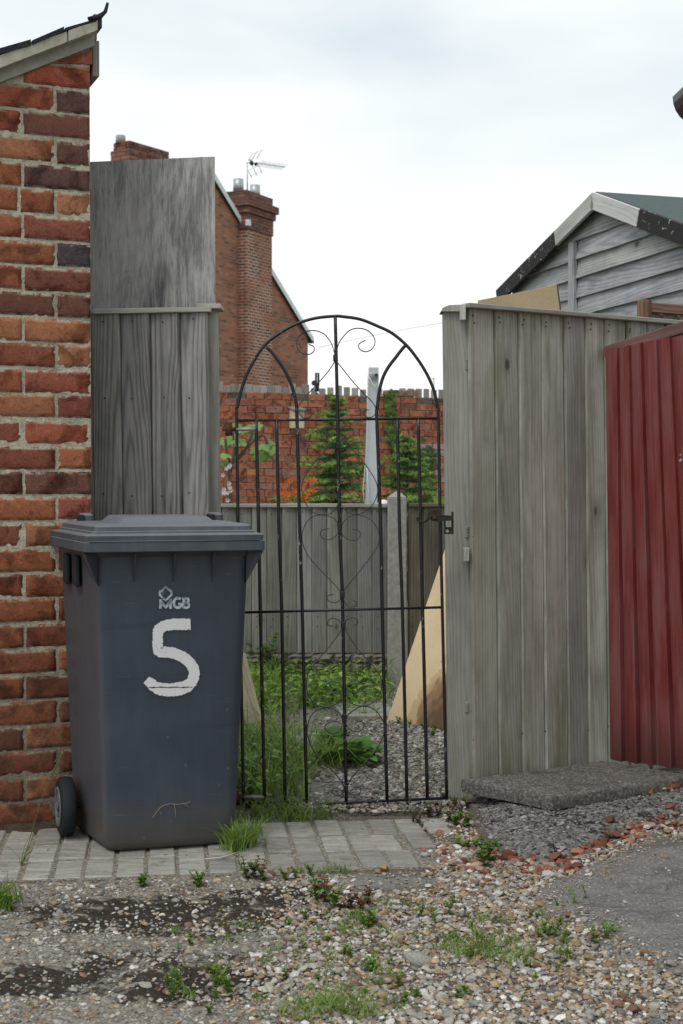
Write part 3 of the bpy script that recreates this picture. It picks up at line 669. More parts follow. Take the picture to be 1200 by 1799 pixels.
# verge: barge board in two lengths, a board under it, felt edge, and the end of the eaves
def vline(u0, v0, u1, v1, off):
    a, b = WPL(u0, v0, off), WPL(u1, v1, off); d = (a - b).normalized(); return a, b - d * .75
def strip_poly(top, bot, off0, off1, mat, name, jag=None):
    m_ = MB(); m_.prism([top[0], top[1], bot[1], bot[0]], BN * (off1 - off0), uvo=lambda p: ((p - BC).dot(BX), p.z)); return m_.build(name, mat, bld)
t0, t1 = vline(166, 43, 0, 102, .02); b0_, b1_ = vline(166, 60, 0, 124, .02)
cut = t0 + (t1 - t0) * .10; cutb = b0_ + (b1_ - b0_) * .10
strip_poly((t0, cut), (b0_, cutb), 0, .05, M['verge_cement'], 'barge_board')
d_ = (t1 - t0).normalized() * .004
strip_poly((cut + d_, t1), (cutb + d_, b1_), 0, .045, M['verge_cement'], 'barge_board')
a0, a1 = vline(162, 66, 0, 124, -.02); c0, c1 = vline(162, 85, 0, 148, -.02)
strip_poly((a0 + Vector((0, 0, .03)), a1 + Vector((0, 0, .03))), (c0, c1), 0, .037, M['soffit'], 'soffit_board')
rf = MB(); r0, r1 = vline(170, 40, 0, 101, .07); back = -BN * 1.7
pts = [r0 + (r1 - r0) * (i / 9) + Vector((0, 0, .004 + (.008 if i % 2 else 0))) for i in range(10)]
for i in range(9):
    a, b = pts[i], pts[i + 1]; e = (b - a) * .04
    rf.prism([a + Vector((0, 0, .0)), b - e, b - e + back, a + back], Vector((0, 0, .010 + .005 * (i % 3))))
roof = rf.build('roof', M['black_felt'], bld)
fl = MB(); up_ = BX * .028 + Vector((0, 0, .045)); q0 = pts[0] + Vector((0, 0, .006))
fl.tube([q0 - BX * .03, q0 + BX * .012 + Vector((0, 0, .012)), q0 + BX * .030 + Vector((0, 0, .032)), q0 + BX * .038 + Vector((0, 0, .062))], [.006, .009, .007, .005], 8)
fl.prism([q0 - BX * .02, q0 + BX * .03 + Vector((0, 0, .03)), q0 + BX * .03 + Vector((0, 0, .03)) + back, q0 - BX * .02 + back], Vector((0, 0, .006)))
fl.build('roof_edge', M['black_felt'], bld)
fa = MB(); f0 = WPL(171, 92, 0) - BN * .02
fa.box(f0 + Vector((0, 0, -.015)) - BN * .30, (BX, -BN, (0, 0, 1)), (.012, .30, .062), .002)
fa.box(f0 - BN * .30 + BX * -.012 + Vector((0, 0, .075)), (BX, -BN, (0, 0, 1)), (.016, .30, .026), .002); fa.build('eaves_fascia', M['panel_wood'], bld)
gt = MB(); gt.box(f0 - BN * .30 + BX * .002 + Vector((0, 0, .108)), (BX, -BN, (0, 0, 1)), (.016, .32, .024), .004); gt.build('eaves_gutter', M['gutter'], bld)

# ------------------------------------------------------------------ boards: wedge-section feather-edge boards
def wedge(bottom, along, side, nrm, L_, W_, t1_, t2_, mat, parent, name='board', r_=rnd, warp=.0025, Ltop=None, tongue=.012, cham=.006):
    """bottom: lower left front corner; along: up the grain; side: across; nrm: towards the viewer; t1_/t2_ thickness at the two edges"""
    m_ = MB(); along, side, nrm = Vector(along).normalized(), Vector(side).normalized(), Vector(nrm).normalized()
    N = 6; Lb = Ltop if Ltop is not None else L_; b0 = len(m_.v); w = [r_.uniform(-warp, warp) for _ in range(N + 1)]; o = r_.uniform(0, .001)
    rows = []
    for k in range(N + 1):
        f = k / N; row = []
        for x, lx, n_ in ((0, L_, t1_ - cham), (cham, L_, t1_), (W_ - .002, Lb, t2_), (W_, Lb, t2_ - .002), (W_, Lb, .0005), (W_ + tongue, Lb, .0005), (W_ + tongue, Lb, -.002), (0, L_, -.001)):
            m_.v.append(Vector(bottom) + along * (lx * f) + side * (x + w[k] * .5) + nrm * (n_ + w[k] * .6 + o)); row.append((x, lx * f))
        rows.append(row)
    n8 = 8
    for k in range(N):
        for i in range(n8):
            j = (i + 1) % n8
            q = [b0 + k * n8 + i, b0 + k * n8 + j, b0 + (k + 1) * n8 + j, b0 + (k + 1) * n8 + i]
            uv = [rows[k][i], rows[k][j], rows[k + 1][j], rows[k + 1][i]]
            m_.face(q, uv)
    m_.face([b0 + i for i in range(n8)][::-1], rows[0][::-1]); m_.face([b0 + N * n8 + i for i in range(n8)], rows[N])
    # keep the outside out
    fn = (m_.v[b0 + 2] - m_.v[b0 + 1]).cross(m_.v[b0 + 9] - m_.v[b0 + 1])
    if fn.dot(nrm) < 0: m_.f = [f[::-1] for f in m_.f]; m_.uv = [u[::-1] if u else u for u in m_.uv]
    return m_.build(name, mat, parent)
Z = Vector((0, 0, 1)); FX = Vector((1, 0, 0)); FY = Vector((0, 1, 0))

# left fence panel with its post
lp = thing('fence_panel', P(270, 1400, 5.17), 'dark grey fence panel of four boards between brick wall and gate', 'fence')
le = [167, 218.5, 270.5, 322.5, 372]
for i in range(4):
    a = P(le[i], 900, 5.16); b = P(le[i + 1], 900, 5.16); top = P(le[i], 550, 5.16).z
    lean = Vector((-.012, 0, 1))
    wedge(Vector((b.x + .008, 5.16, .03)), lean, -FX, -FY, top - .03, b.x - a.x - .0035, .024, .007, M['panel_wood'], lp, 'board', rnd, .0015)
m_ = MB(); a, b = P(165, 548, 5.15), P(371, 544.5, 5.15)
capl = MB(); d = (b - a).normalized(); capl.box((a + b) / 2 + FY * .01, (Z, FY, d), (.009, .032, (b - a).length / 2), .002); capl.build('capping_rail', M['cap_wood'], lp)
m_ = MB(); a, b = P(356, 700, 5.23), P(387.5, 700, 5.23); zt_ = P(380, 545, 5.23).z
m_.box(((a.x + b.x) / 2, 5.23, zt_ / 2 - .1), (FX, FY, (-.010, 0, 1)), ((b.x - a.x) / 2, .036, zt_ / 2 + .1), .003); m_.build('post', M['post_wood'], lp)
m_ = MB(); a, b = P(346, 541, 5.22), P(391, 541, 5.22); m_.box(((a.x + b.x) / 2, 5.22, a.z), (FY, Z, FX), (.055, .009, (b.x - a.x) / 2), .003); m_.build('post_cap', M['cap_wood'], lp)
for zz in (.35, 1.1, 1.62):
    m_ = MB(); m_.box((P(270, 900, 5.2).x, 5.183, zz), (Z, FY, FX), (.019, .018, .2), .002); m_.build('back_rail', M['panel_wood'], lp)
def nails(parent, spots, nrm):
    m_ = MB()
    for p in spots: m_.tube([p, p + nrm * .0015], .0036, 6)
    o = m_.build('nails', M['rust_dark'], parent); o['kind'] = 'stuff'; return o
nails(lp, [P(le[i] + rnd.uniform(9, 18), v + rnd.uniform(-4, 4), 5.137) for i in range(4) for v in (563, 700, 868)], -FY)
# plywood sheet behind it
m_ = MB(); c = [P(120, 286, 5.3), P(377, 275, 5.3), P(380.5, 900, 5.3)]
c.append(Vector((c[0].x + .01, 5.3, c[2].z))); c[2].z = c[3].z = .02
m_.prism(c, Vector((0, .014, 0)), uvo=lambda p: (p.x, p.z))
tag(m_.build('plywood_sheet', M['plywood']), 'weathered grey plywood sheet standing tall behind the dark fence panel', 'plywood sheet')

# ------------------------------------------------------------------ iron gate
GP = Vector((0, 5.13, 0)); GN = Vector((0, 1, 0)); gp = lambda u, v, off=0.0: PL(u, v, GP + GN * off, GN)
gate = thing('iron_gate', gp(607, 1412), 'black wrought iron bow top garden gate with heart scrolls, chipped paint', 'gate')
def catmull(pts, n=5):
    out = []; q = [pts[0]] + list(pts) + [pts[-1]]
    for i in range(1, len(q) - 2):
        p0, p1, p2, p3 = q[i - 1:i + 3]
        for k in range(n):
            t = k / n; out.append(tuple(.5 * ((2 * p1[a]) + (-p0[a] + p2[a]) * t + (2 * p0[a] - 5 * p1[a] + 4 * p2[a] - p3[a]) * t * t + (-p0[a] + 3 * p1[a] - 3 * p2[a] + p3[a]) * t ** 3) for a in (0, 1)))
    out.append(tuple(pts[-1])); return out
def gbar(name, pts, rad, mat='iron', off=0.0, n=8, curve=True):
    pp = catmull(pts) if (curve and len(pts) > 2) else pts
    m_ = MB(); m_.tube([gp(u, v, off) for u, v in pp], rad, n, up=GN); return m_.build(name, M[mat], gate)
def scroll(pts, org, sc):
    pp = catmull([(org[0] + x / sc, org[1] + y / sc) for x, y in pts], 4)
    m_ = MB(); m_.tube([gp(u, v, -.001) for u, v in pp], .003, 4, up=GN, flat=(.0052, .0016)); m_.build('scroll', M['thin_iron'], gate)
gbar('arch_bar', [(428, 1414), (423, 1150), (418, 890), (416, 735), (417.8, 712), (429, 670), (444.5, 637), (464.5, 607), (489, 587), (511, 574), (533, 564.5), (560, 558), (589, 555.5), (600, 556), (633, 561), (667, 574.5), (689, 585.5), (713, 605.5), (733, 630), (751, 659), (763, 688), (768.5, 714.5), (770, 735), (773, 890), (777, 1067), (785, 1401)], .0060)
gbar('inner_curve_bar', [(466, 609), (478, 619), (495.5, 643), (509, 668), (516.7, 692), (521, 714.5), (521.8, 738), (527, 940), (531, 1075), (539, 1411)], .0066)
gbar('inner_curve_bar', [(712, 607), (702, 619), (694.5, 629), (682, 645.5), (672, 665.5), (665.5, 692), (662.7, 719), (662, 738), (669, 928), (671.5, 1072), (680, 1406)], .0066)
for pts in ([(450, 739), (454, 900), (457.5, 1075), (465, 1412)], [(486, 739), (490, 920), (495, 1075), (501, 1414)], [(589, 556), (593.3, 737), (597, 930), (602, 1072), (608.5, 1408)], [(698, 737), (702, 928), (707, 1072), (715, 1404)], [(734.5, 737), (738.5, 900), (742.5, 1070), (751, 1404)]):
    gbar('bar', pts, .0066)
gbar('rail', [(416, 739), (770, 735)], .0050, curve=False); gbar('rail', [(424, 1076), (777, 1067)], .0050, curve=False); gbar('rail', [(428, 1418), (787, 1402)], .0054, curve=False)
A = (400, 550); sA = 4.5
scroll([(850, 340), (820, 240), (760, 165), (680, 138), (600, 155), (555, 200), (545, 250), (565, 300), (600, 325), (650, 325), (682, 300), (680, 265), (640, 248)], A, sA)
scroll([(850, 350), (845, 385), (780, 480), (680, 590), (600, 680), (560, 740), (565, 790), (600, 830), (650, 822), (662, 795), (645, 772), (615, 768)], A, sA)
A = (600, 550)
scroll([(-48, 340), (-25, 250), (0, 205), (60, 140), (130, 120), (200, 135), (250, 180), (265, 230), (245, 280), (200, 305), (155, 295), (132, 262), (150, 235), (190, 215)], A, sA)
scroll([(-46, 350), (-35, 385), (0, 430), (80, 530), (170, 630), (240, 700), (270, 750), (265, 800), (230, 825), (190, 820), (170, 795), (180, 770), (215, 765)], A, sA)
B = (380, 650); sB = 2.727
scroll([(535, 325), (515, 305), (520, 282), (550, 270), (575, 295), (575, 325), (500, 410), (430, 500), (410, 560), (420, 620), (450, 670), (490, 692), (540, 690), (575, 660), (586, 620), (575, 595), (540, 578), (505, 590), (494, 613), (510, 633), (537, 637)], B, sB)
scroll([(630, 322), (655, 315), (655, 290), (630, 268), (602, 278), (592, 310), (600, 330), (680, 410), (740, 490), (770, 550), (770, 600), (745, 650), (700, 685), (660, 692), (620, 675), (598, 640), (600, 605), (620, 580), (655, 573), (684, 600), (672, 625), (632, 635)], B, sB)
scroll([(540, 760), (507, 768), (499, 790), (520, 812), (555, 808), (580, 785), (586, 750), (565, 712), (525, 697), (480, 697), (440, 720), (415, 770), (413, 825), (440, 890), (500, 960), (560, 1020), (593, 1062), (597, 1092), (575, 1114), (545, 1110), (530, 1092), (540, 1078), (562, 1076)], B, sB)
scroll([(650, 762), (680, 768), (690, 790), (675, 812), (640, 815), (605, 790), (600, 750), (625, 712), (665, 695), (720, 705), (760, 740), (780, 785), (778, 830), (750, 880), (690, 960), (640, 1020), (612, 1062), (612, 1105), (635, 1133), (668, 1130), (672, 1112), (655, 1104)], B, sB)
C = (380, 1050); sC = 2.5
scroll([(515, 125), (490, 118), (495, 97), (520, 91), (545, 105), (552, 135), (500, 210), (440, 280), (405, 330), (397, 380), (405, 430), (440, 470), (490, 480), (535, 460), (555, 420), (545, 385), (515, 368), (485, 380), (480, 402), (500, 417), (535, 415)], C, sC)
scroll([(600, 122), (622, 112), (615, 92), (590, 88), (567, 105), (565, 135), (610, 210), (670, 280), (715, 335), (728, 380), (715, 430), (680, 465), (630, 475), (590, 460), (570, 420), (580, 380), (610, 363), (640, 375), (648, 398), (630, 412), (600, 415)], C, sC)
scroll([(540, 545), (505, 545), (480, 560), (480, 580), (510, 595), (545, 580), (555, 540), (540, 505), (500, 485), (450, 490), (415, 520), (400, 570), (405, 620), (440, 690), (500, 750), (545, 800), (562, 840), (550, 865), (525, 868), (507, 852), (515, 838), (535, 835)], C, sC)
scroll([(610, 540), (640, 545), (650, 560), (635, 583), (600, 585), (572, 560), (575, 520), (610, 490), (650, 477), (700, 495), (735, 550), (735, 600), (700, 670), (640, 740), (595, 790), (575, 840), (590, 862), (620, 865), (635, 847), (628, 832), (600, 832)], C, sC)
for u, v in ((589.5, 629), (594, 783), (597, 925), (601.5, 1045), (603, 1098), (605, 1260), (607.5, 1385)):
    m_ = MB(); c = gp(u, v); m_.box(c, (FX, FY, Z), (.0088, .0085, .013), .003); m_.build('collar', M['iron'], gate)
for (a, b) in (((415, 754), (451, 754)), ((428, 1400), (464, 1400))):
    m_ = MB(); m_.tube([gp(*a), gp(*b)], .0066, 8); m_.build('hinge_strut', M['galv'], gate)
for v in (754, 1398):
    m_ = MB(); m_.tube([gp(391 if v < 1000 else 404, v, 0), gp(414 if v < 1000 else 427, v, 0)], .008, 8); c = gp(402 if v < 1000 else 414, v); m_.tube([c + Z * .024, c - Z * .024], .013, 10); m_.build('hinge', M['rust'], gate)
lm = MB(); lm.tube([gp(u, v, -.024) for u, v in catmull([(733, 909), (735, 914), (742, 917), (750, 914), (754, 908), (762, 905)])], .0052, 8)
lm.prism([gp(u, v, -.028) for u, v in ((751, 905), (756, 899), (768, 896), (775, 897), (777, 905), (797, 906), (797, 915), (776, 915), (770, 917), (758, 915))], Vector((0, .016, 0)))
lm.tube([gp(u, v, -.02) for u, v in catmull([(751, 904), (758, 898), (768, 895), (776, 898)])], .0048, 8)
latch = lm.build('latch', M['rust_dark'], gate)
bo = MB(); bo.tube([gp(763, 908, -.030), gp(763, 908, -.036)], .008, 10); bo.tube([gp(755, 908, -.030), gp(755, 908, -.035)], .0045, 10); bo.build('rivet', M['rust'], latch)

# ------------------------------------------------------------------ right-hand fence with its post
F0 = P(823, 900, 5.25); FD = Vector((.852, .523, 0)).normalized(); FN = Vector((FD.y, -FD.x, 0))
fp = lambda u, v, off=0.0: PL(u, v, F0 + FN * off, FN)
rf_ = thing('fence_panel', Vector((F0.x, F0.y, 0)), 'tall silver grey close boarded fence right of the gate, streaked with algae', 'fence')
LEAN = Vector((-.0135, 0, 1))
fe = [821, 866, 907.5, 948, 988, 1024.5, 1059, 1097, 1134, 1167, 1197, 1228, 1258]
for i in range(12):
    a, b = fp(fe[i], 560), fp(fe[i + 1], 560); ta = fp(fe[i], 541 + (fe[i] - 821) * .0665).z
    W_ = (b - a).length; L_ = (ta - .03) / 1
    base = Vector((a.x, a.y, 0)) + Vector((.0135 * ta, 0, 0)); base.z = .03
    lean = Vector((-.0135 + rnd.uniform(-.001, .001), 0, 1))
    wedge(base, lean, FD, FN, ta - .03, W_ - .003, .016, .007, M['fence_wood'], rf_, 'board', rnd, .002, cham=.002)
m_ = MB(); a, b = fp(817, 537, .012), fp(1258, 573, .012); d = (b - a).normalized(); m_.box((a + b) / 2, (d.cross(FN), FN, d), (.009, .026, (b - a).length / 2), .003); m_.build('capping_rail', M['cap_wood'], rf_)
for zz in (.35, 1.0, 1.62):
    m_ = MB(); c = F0 + FD * .68 - FN * .03; c.z = zz; m_.box(c, (Z, FN, FD), (.02, .019, .68), .002); m_.build('back_rail', M['fence_wood'], rf_)
nails(rf_, [fp(fe[i] + rnd.uniform(9, 14), v + (fe[i] - 821) * (.07 if v < 700 else -.1 if v > 1000 else 0) + rnd.uniform(-3, 3), .0195) for i in range(10) for v in (556, 566, 945, 1300)], FN)
pm = MB(); pa, pb = P(784.5, 700, 5.27), P(822, 700, 5.27); pt = P(800, 545, 5.27).z; w = (pb.x - pa.x) / 2 + .006
pc = Vector(((pa.x + pb.x) / 2, 5.31, 0)); pm.box(pc + Vector((.0085, 0, pt / 2 - .1)), (FX, FY, LEAN), (w, .042, pt / 2 + .1), .004); pm.build('post', M['post_wood'], rf_)
m_ = MB(); a, b = P(775.5, 543, 5.25), P(822, 541, 5.25)
cpts = [(0, 0), (.006, .010), (.03, .019), (.075, .021), (.1, .014), (.1, -.004), (0, -.004)]
m_.prism([Vector((a.x + x * (b.x - a.x) / .1, 5.25, a.z - .004 + y)) for x, y in cpts], Vector((0, .11, 0))); m_.build('post_cap', M['cap_wood'], rf_)
for v0, v1, dx in ((536, 563, 0), (962, 986, 6)):
    m_ = MB(); a = P(813 + dx, (v0 + v1) / 2, 5.235); m_.box(a, (FX, FY, Z), (.010, .02, (v1 - v0) / 2 / 476), .002); m_.build('panel_clip', M['cap_wood'], rf_)
ks = MB(); k0 = gp(781, 899, .02)
for q in ([(780.5, 905), (783, 905), (783, 938), (780.5, 938)], [(793.5, 899), (797, 899), (797, 926), (793.5, 926)]): ks.prism([gp(*p, -.01) for p in q], Vector((0, .02, 0)))
hole = [gp(786 + 2.9 * math.cos(a), 933 + 2.9 * math.sin(a), -.012) for a in [k * math.pi / 6 for k in range(12)]]
ou = [(797, 933), (797, 938.5), (789, 938.5), (786, 938.5), (783, 938.5), (780.8, 938.5), (780.8, 933), (780.8, 926), (783, 926), (786, 926), (789, 926), (797, 926)]
b0 = len(ks.v)
for k in range(12): ks.v += [hole[k], gp(*ou[k], -.012)]
for k in range(12): j = (k + 1) % 12; ks.face((b0 + 2 * k, b0 + 2 * j, b0 + 2 * j + 1, b0 + 2 * k + 1))
ks.build('latch_keep', M['rust_dark'], rf_)

# ------------------------------------------------------------------ red gate at the right edge
RA = P(1066, 1000, 5.53); RA.z = 0; RB = P(1200, 1000, 5.27); RB.z = 0
RD = (RB - RA).normalized(); RN = Vector((RD.y, -RD.x, 0)); rp = lambda u, v, off=0.0: PL(u, v, RA + RN * off, RN)
rg = thing('red_gate', RA, 'faded red painted board gate standing on the slabs at the right edge', 'gate')
re_ = [1065, 1086.5, 1107.5, 1130, 1155, 1178.5, 1203, 1229, 1256]
for i in range(8):
    a, b = rp(re_[i], 640), rp(re_[i + 1], 640); sw = (b - a).dot(RD)
    ta = rp(re_[i], 616 - (re_[i] - 1065) * .205 + rnd.uniform(-2, 3)).z; tb = rp(re_[i + 1], 616 - (re_[i + 1] - 1065) * .205).z
    s0 = (a - RA).dot(RD); zb = .112 + s0 * .05
    sb_ = .031 + s0 * 1.27; base = RA + RD * sb_; base.z = zb; lean = RD * ((s0 - sb_) / (ta - zb)) + Z
    wedge(base, lean, RD, RN, ta - zb, sw * 1.25 - (.008 if i == 2 else .003), .009, .028, M['red'], rg, 'board', rnd, .003, tb - zb, .004)
m_ = MB(); a, b = rp(1063, 619, -.012), rp(1262, 556, -.012); d = (b - a).normalized(); m_.box((a + b) / 2 - RN * .015, (d.cross(RN), RN, d), (.022, .024, (b - a).length / 2), .003); m_.build('top_rail', M['red_rail'], rg)
for zz in (.45, 1.1):
    m_ = MB(); c = RA + RD * .22 - RN * .03; c.z = zz; m_.box(c, (Z, RN, RD), (.035, .018, .21), .003); m_.build('rail', M['red'], rg)
m_ = MB(); c = rp(1197.5, 809, .03); m_.tube([c, c + RN * .01], [.007, .005], 10); c2 = rp(1197, 799, .03); m_.tube([c2, c2 + RN * .006], .003, 8); m_.build('bolt_head', M['aluminium'], rg)

# ------------------------------------------------------------------ concrete slabs
sl = P(812, 1367, 5.2); sf = P(970, 1397, 4.93); sr = P(1110, 1378, 5.06); sb = sl + sr - sf
sfr = P(1218, 1361, 5.2); sbr = sfr + (sl - sf)
def slab(name, q, th, label, seed):
    r_ = random.Random(seed); N = 14; V = []; F = []; q = [Vector(p) for p in q]
    up = (q[1] - q[0]).cross(q[2] - q[0]).normalized(); up = up if up.z > 0 else -up
    for j in range(N + 1):
        for i in range(N + 1):
            u_, v_ = i / N, j / N; p = (q[0] * (1 - u_) + q[1] * u_) * (1 - v_) + (q[3] * (1 - u_) + q[2] * u_) * v_
            e = min(i, N - i, j, N - j); ch = .0045 if e == 0 else 0
            V.append(p + up * (nz3(p.x * 3, p.y * 3, 12, .0022) - ch + (nz3(p.x, p.y, 40, .003)))); 
    ring = list(range(N + 1)) + [j * (N + 1) + N for j in range(1, N + 1)] + [N * (N + 1) + i for i in range(N - 1, -1, -1)] + [j * (N + 1) for j in range(N - 1, 0, -1)]
    cen = sum(q, Vector()) / 4
    for j in range(N):
        for i in range(N): a = j * (N + 1) + i; F.append((a, a + 1, a + N + 2, a + N + 1))
    last = ring
    for dz, out in ((.006, .004), (th * .55, .004), (th, .0)):
        b0 = len(V)
        for i in ring:
            d = (V[i] - cen); d.z = 0; d.normalize(); V.append(V[i] - up * dz + d * (out + nz3(V[i].x * 4, V[i].y * 4, 9 + dz * 300, .003)))
        cur = list(range(b0, len(V))); m = len(cur)
        for i in range(m): j = (i + 1) % m; F.append((last[i], cur[i], cur[j], last[j]))
        last = cur
    m_ = MB(); m_.v = V
    for f in F: m_.face(f, None, True)
    o = m_.build(name, M['slab']); o.data.set_sharp_from_angle(angle=R(45)); return tag(o, label, 'paving slab', 'loose concrete slabs on the mound')
slab('concrete_slab', [sl, sf, sr - (sr - sf) * .02, sb - (sr - sf) * .02], .048, 'dark mossy concrete slab with its corner sticking out, touching the fence post', 3)
slab('concrete_slab', [sb + (sr - sf) * .02 - Z * .004, sr + (sr - sf) * .02 - Z * .004, sfr, sbr], .048, 'dark speckled concrete slab lying in front of the red gate', 5)

# ------------------------------------------------------------------ wheelie bin
BYAW = R(16); bx = Vector((math.cos(BYAW), math.sin(BYAW), 0)); by = Vector((-bx.y, bx.x, 0))
BO = P(301, 1499, 4.535); BO.z = .012
wb = thing('wheelie_bin', BO, 'dark grey plastic wheelie bin painted with a white number 5', 'wheelie bin')
bl = lambda x, y, z: BO + bx * x + by * y + Z * z
def rsec(hwf, hwb, yf, yb, r_, z, n=5, hwr=None):
    """rounded section, front half-width, back half-width"""
    out = []
    for cx, cy, a0 in (((hwr or hwf + (hwb - hwf) * .2) - r_, yb - r_, 0), (-hwb + r_, yb - r_, 90), (-hwf + r_, yf + r_, 180), (hwf - r_, yf + r_, 270)):
        for k in range(n + 1): a = R(a0 + 90 * k / n); out.append(bl(cx + r_ * math.cos(a), cy + r_ * math.sin(a), z))
    return out
def loft(secs, name, mat, parent, caps=(True, True), smooth=True):
    m_ = MB(); n = len(secs[0])
    for s_ in secs: m_.v += s_
    for k in range(len(secs) - 1):
        for i in range(n): j = (i + 1) % n; m_.face((k * n + i, k * n + j, (k + 1) * n + j, (k + 1) * n + i), None, smooth)
    if caps[0]: m_.face(list(range(n))[::-1])
    if caps[1]: m_.face(range((len(secs) - 1) * n, len(secs) * n))
    o = m_.build(name, mat, parent); o.data.set_sharp_from_angle(angle=R(32)); return o
Hb = .955
def body_at(f):       # f 0..1 up the body
    return dict(hwf=.213 + .036 * f, hwb=.272 + .036 * f, yf=-.055 * f, yb=.38 + .08 * f, r_=.042)
secs = [rsec(.195, .250, .02, .35, .04, 0), rsec(.207, .267, .005, .37, .042, .012)]
for z in (.03, .12, .3, .5, .7, .86, Hb): secs.append(rsec(**body_at(z / Hb), z=z))
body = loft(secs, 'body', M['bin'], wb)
bv = body.data.vertices     # faint denting of the plastic
for q in bv:
    w_ = q.co + Vector((3, 1, 0)); dd = mnoise.noise(w_ * 5) * .0025; q.co += by * dd
# rim under the lid with its gussets
rim = MB()
rs = [rsec(.252, .312, -.056, .455, .03, .938), rsec(.262, .322, -.066, .46, .03, .962), rsec(.240, .30, -.05, .44, .03, .964)]
loft(rs, 'rim', M['bin'], wb, (True, True))
for gx in (-.125, .0, .125):
    g_ = MB(); g_.prism([bl(gx - .002, -.050, .950), bl(gx - .002, -.092, .950), bl(gx - .002, -.048, .855)], bx * .005); g_.build('gusset', M['bin'], wb)
for sx in (-1, 1):
    g_ = MB(); g_.prism([bl(sx * .236, -.05, .953), bl(sx * .281, -.098, .953), bl(sx * .236, -.045, .85)], by * .05 + bx * sx * .004); g_.build('gusset', M['bin'], wb)
    g_ = MB(); g_.prism([bl(sx * .245, -.02, .953), bl(sx * .290, -.02, .953), bl(sx * .244, -.02, .86)], by * .006); g_.build('gusset', M['bin'], wb)
# black blocks on the sides stand in for shade inside the grip slots
for sx in (-1, 1):
    g_ = MB()
    for y0 in (.17, .31):
        w1 = .249 + (.068 if sx < 0 else .014) * ((y0 + .055) / .51) + .006
        g_.box(bl(sx * (w1 - .004), y0, .885), (bx, by, Z), (.008, .045, .05), .004)
    g_.build('grip_slot_shade', M['black_plastic'], wb)
# lid: rim band, raised tray, upper hump, handles
lsec = lambda f, z: rsec(.286 - f, .340 - f, -.108 + f, .475 - f, .016, z)
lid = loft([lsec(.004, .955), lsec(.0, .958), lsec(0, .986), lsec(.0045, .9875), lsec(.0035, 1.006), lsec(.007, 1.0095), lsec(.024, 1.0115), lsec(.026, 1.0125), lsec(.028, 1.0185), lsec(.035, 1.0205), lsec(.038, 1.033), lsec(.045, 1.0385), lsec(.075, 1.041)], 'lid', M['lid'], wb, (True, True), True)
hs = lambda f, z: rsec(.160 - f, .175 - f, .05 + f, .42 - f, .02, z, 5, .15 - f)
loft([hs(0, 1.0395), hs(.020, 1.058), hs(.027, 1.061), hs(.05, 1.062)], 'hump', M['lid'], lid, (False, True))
lr = MB(); lr.tube([bl(-.268, -.1075, .989), bl(.268, -.1075, .989)], .0024, 6); lr.build('ridge', M['lid'], lid)
for sx, xx in ((-1, -.225), (1, .225)):
    h_ = MB(); h_.box(bl(xx, .43, 1.049), (bx, by, Z), (.026, .03, .018), .009); h_.build('hinge_block', M['lid'], lid)
    h_ = MB(); h_.box(bl(xx - .017, .412, 1.047), (bx, by, Z), (.011, .026, .015), .004); h_.build('hinge_gap_shade', M['black_plastic'], lid)  # solid black block stands in for the shade in the hinge gap
hd = MB(); hd.tube([bl(-.23, .44, 1.0), bl(-.23, .495, 1.02), bl(.22, .495, 1.02), bl(.22, .44, 1.0)], .012, 8); hd.build('handle', M['black_plastic'], wb)
# wheels
def wheel(x, sx):
    c = bl(x, .262 if sx < 0 else .33, .098); wx = (bx * math.cos(R(3)) + by * math.sin(R(3))) if sx < 0 else bx; wy = Vector((-wx.y, wx.x, 0))
    t_ = MB(); prof = [(.062, -.022), (.084, -.025), (.095, -.019), (.098, 0), (.095, .019), (.084, .025), (.062, .022)]; n = 28
    for k in range(n):
        a = 2 * math.pi * k / n
        for r_, w_ in prof: t_.v.append(c + wx * (w_ * 1.0) + wy * (r_ * math.cos(a)) + Z * (r_ * math.sin(a)))
    for k in range(n):
        k2 = (k + 1) % n
        for i in range(len(prof) - 1): t_.face((k * 7 + i, k * 7 + i + 1, k2 * 7 + i + 1, k2 * 7 + i), None, True)
    wh = thing_part('wheel', t_, M['tyre'])
    r2 = MB(); cc = c + wx * (.019 * sx)
    for k in range(n):
        a = 2 * math.pi * k / n
        for r_, w_ in ((.066, .006), (.064, .010), (.055, .008), (.053, -.004)): r2.v.append(cc + wx * (w_ * sx) + wy * (r_ * math.cos(a)) + Z * (r_ * math.sin(a)))
    for k in range(n):
        k2 = (k + 1) % n
        for i in range(3): r2.face((k * 4 + i, k * 4 + i + 1, k2 * 4 + i + 1, k2 * 4 + i), None, True)
    for k in range(8):
        a = 2 * math.pi * k / 8; d = wy * math.cos(a) + Z * math.sin(a); e = wy * -math.sin(a) + Z * math.cos(a)
        r2.box(cc + d * .034, (wx, e, d), (.004, .007, .022), .001)
    r2.tube([cc - wx * .006, cc + wx * .010 * sx], .016, 12); r2.build('rim', M['rim'], wh)
    dk = MB(); dk.tube([c - wx * .012, c + wx * (.010 * sx)], .064, 20); dk.build('hub', M['black_plastic'], wh)
def thing_part(name, mb, mat): return mb.build(name, mat, wb)
wheel(-.310, -1); wheel(.215, 1)
ax_ = MB(); ax_.tube([bl(-.310, .262, .098), bl(.215, .33, .098)], .011, 10); ax_.build('axle', M['black_plastic'], wb)
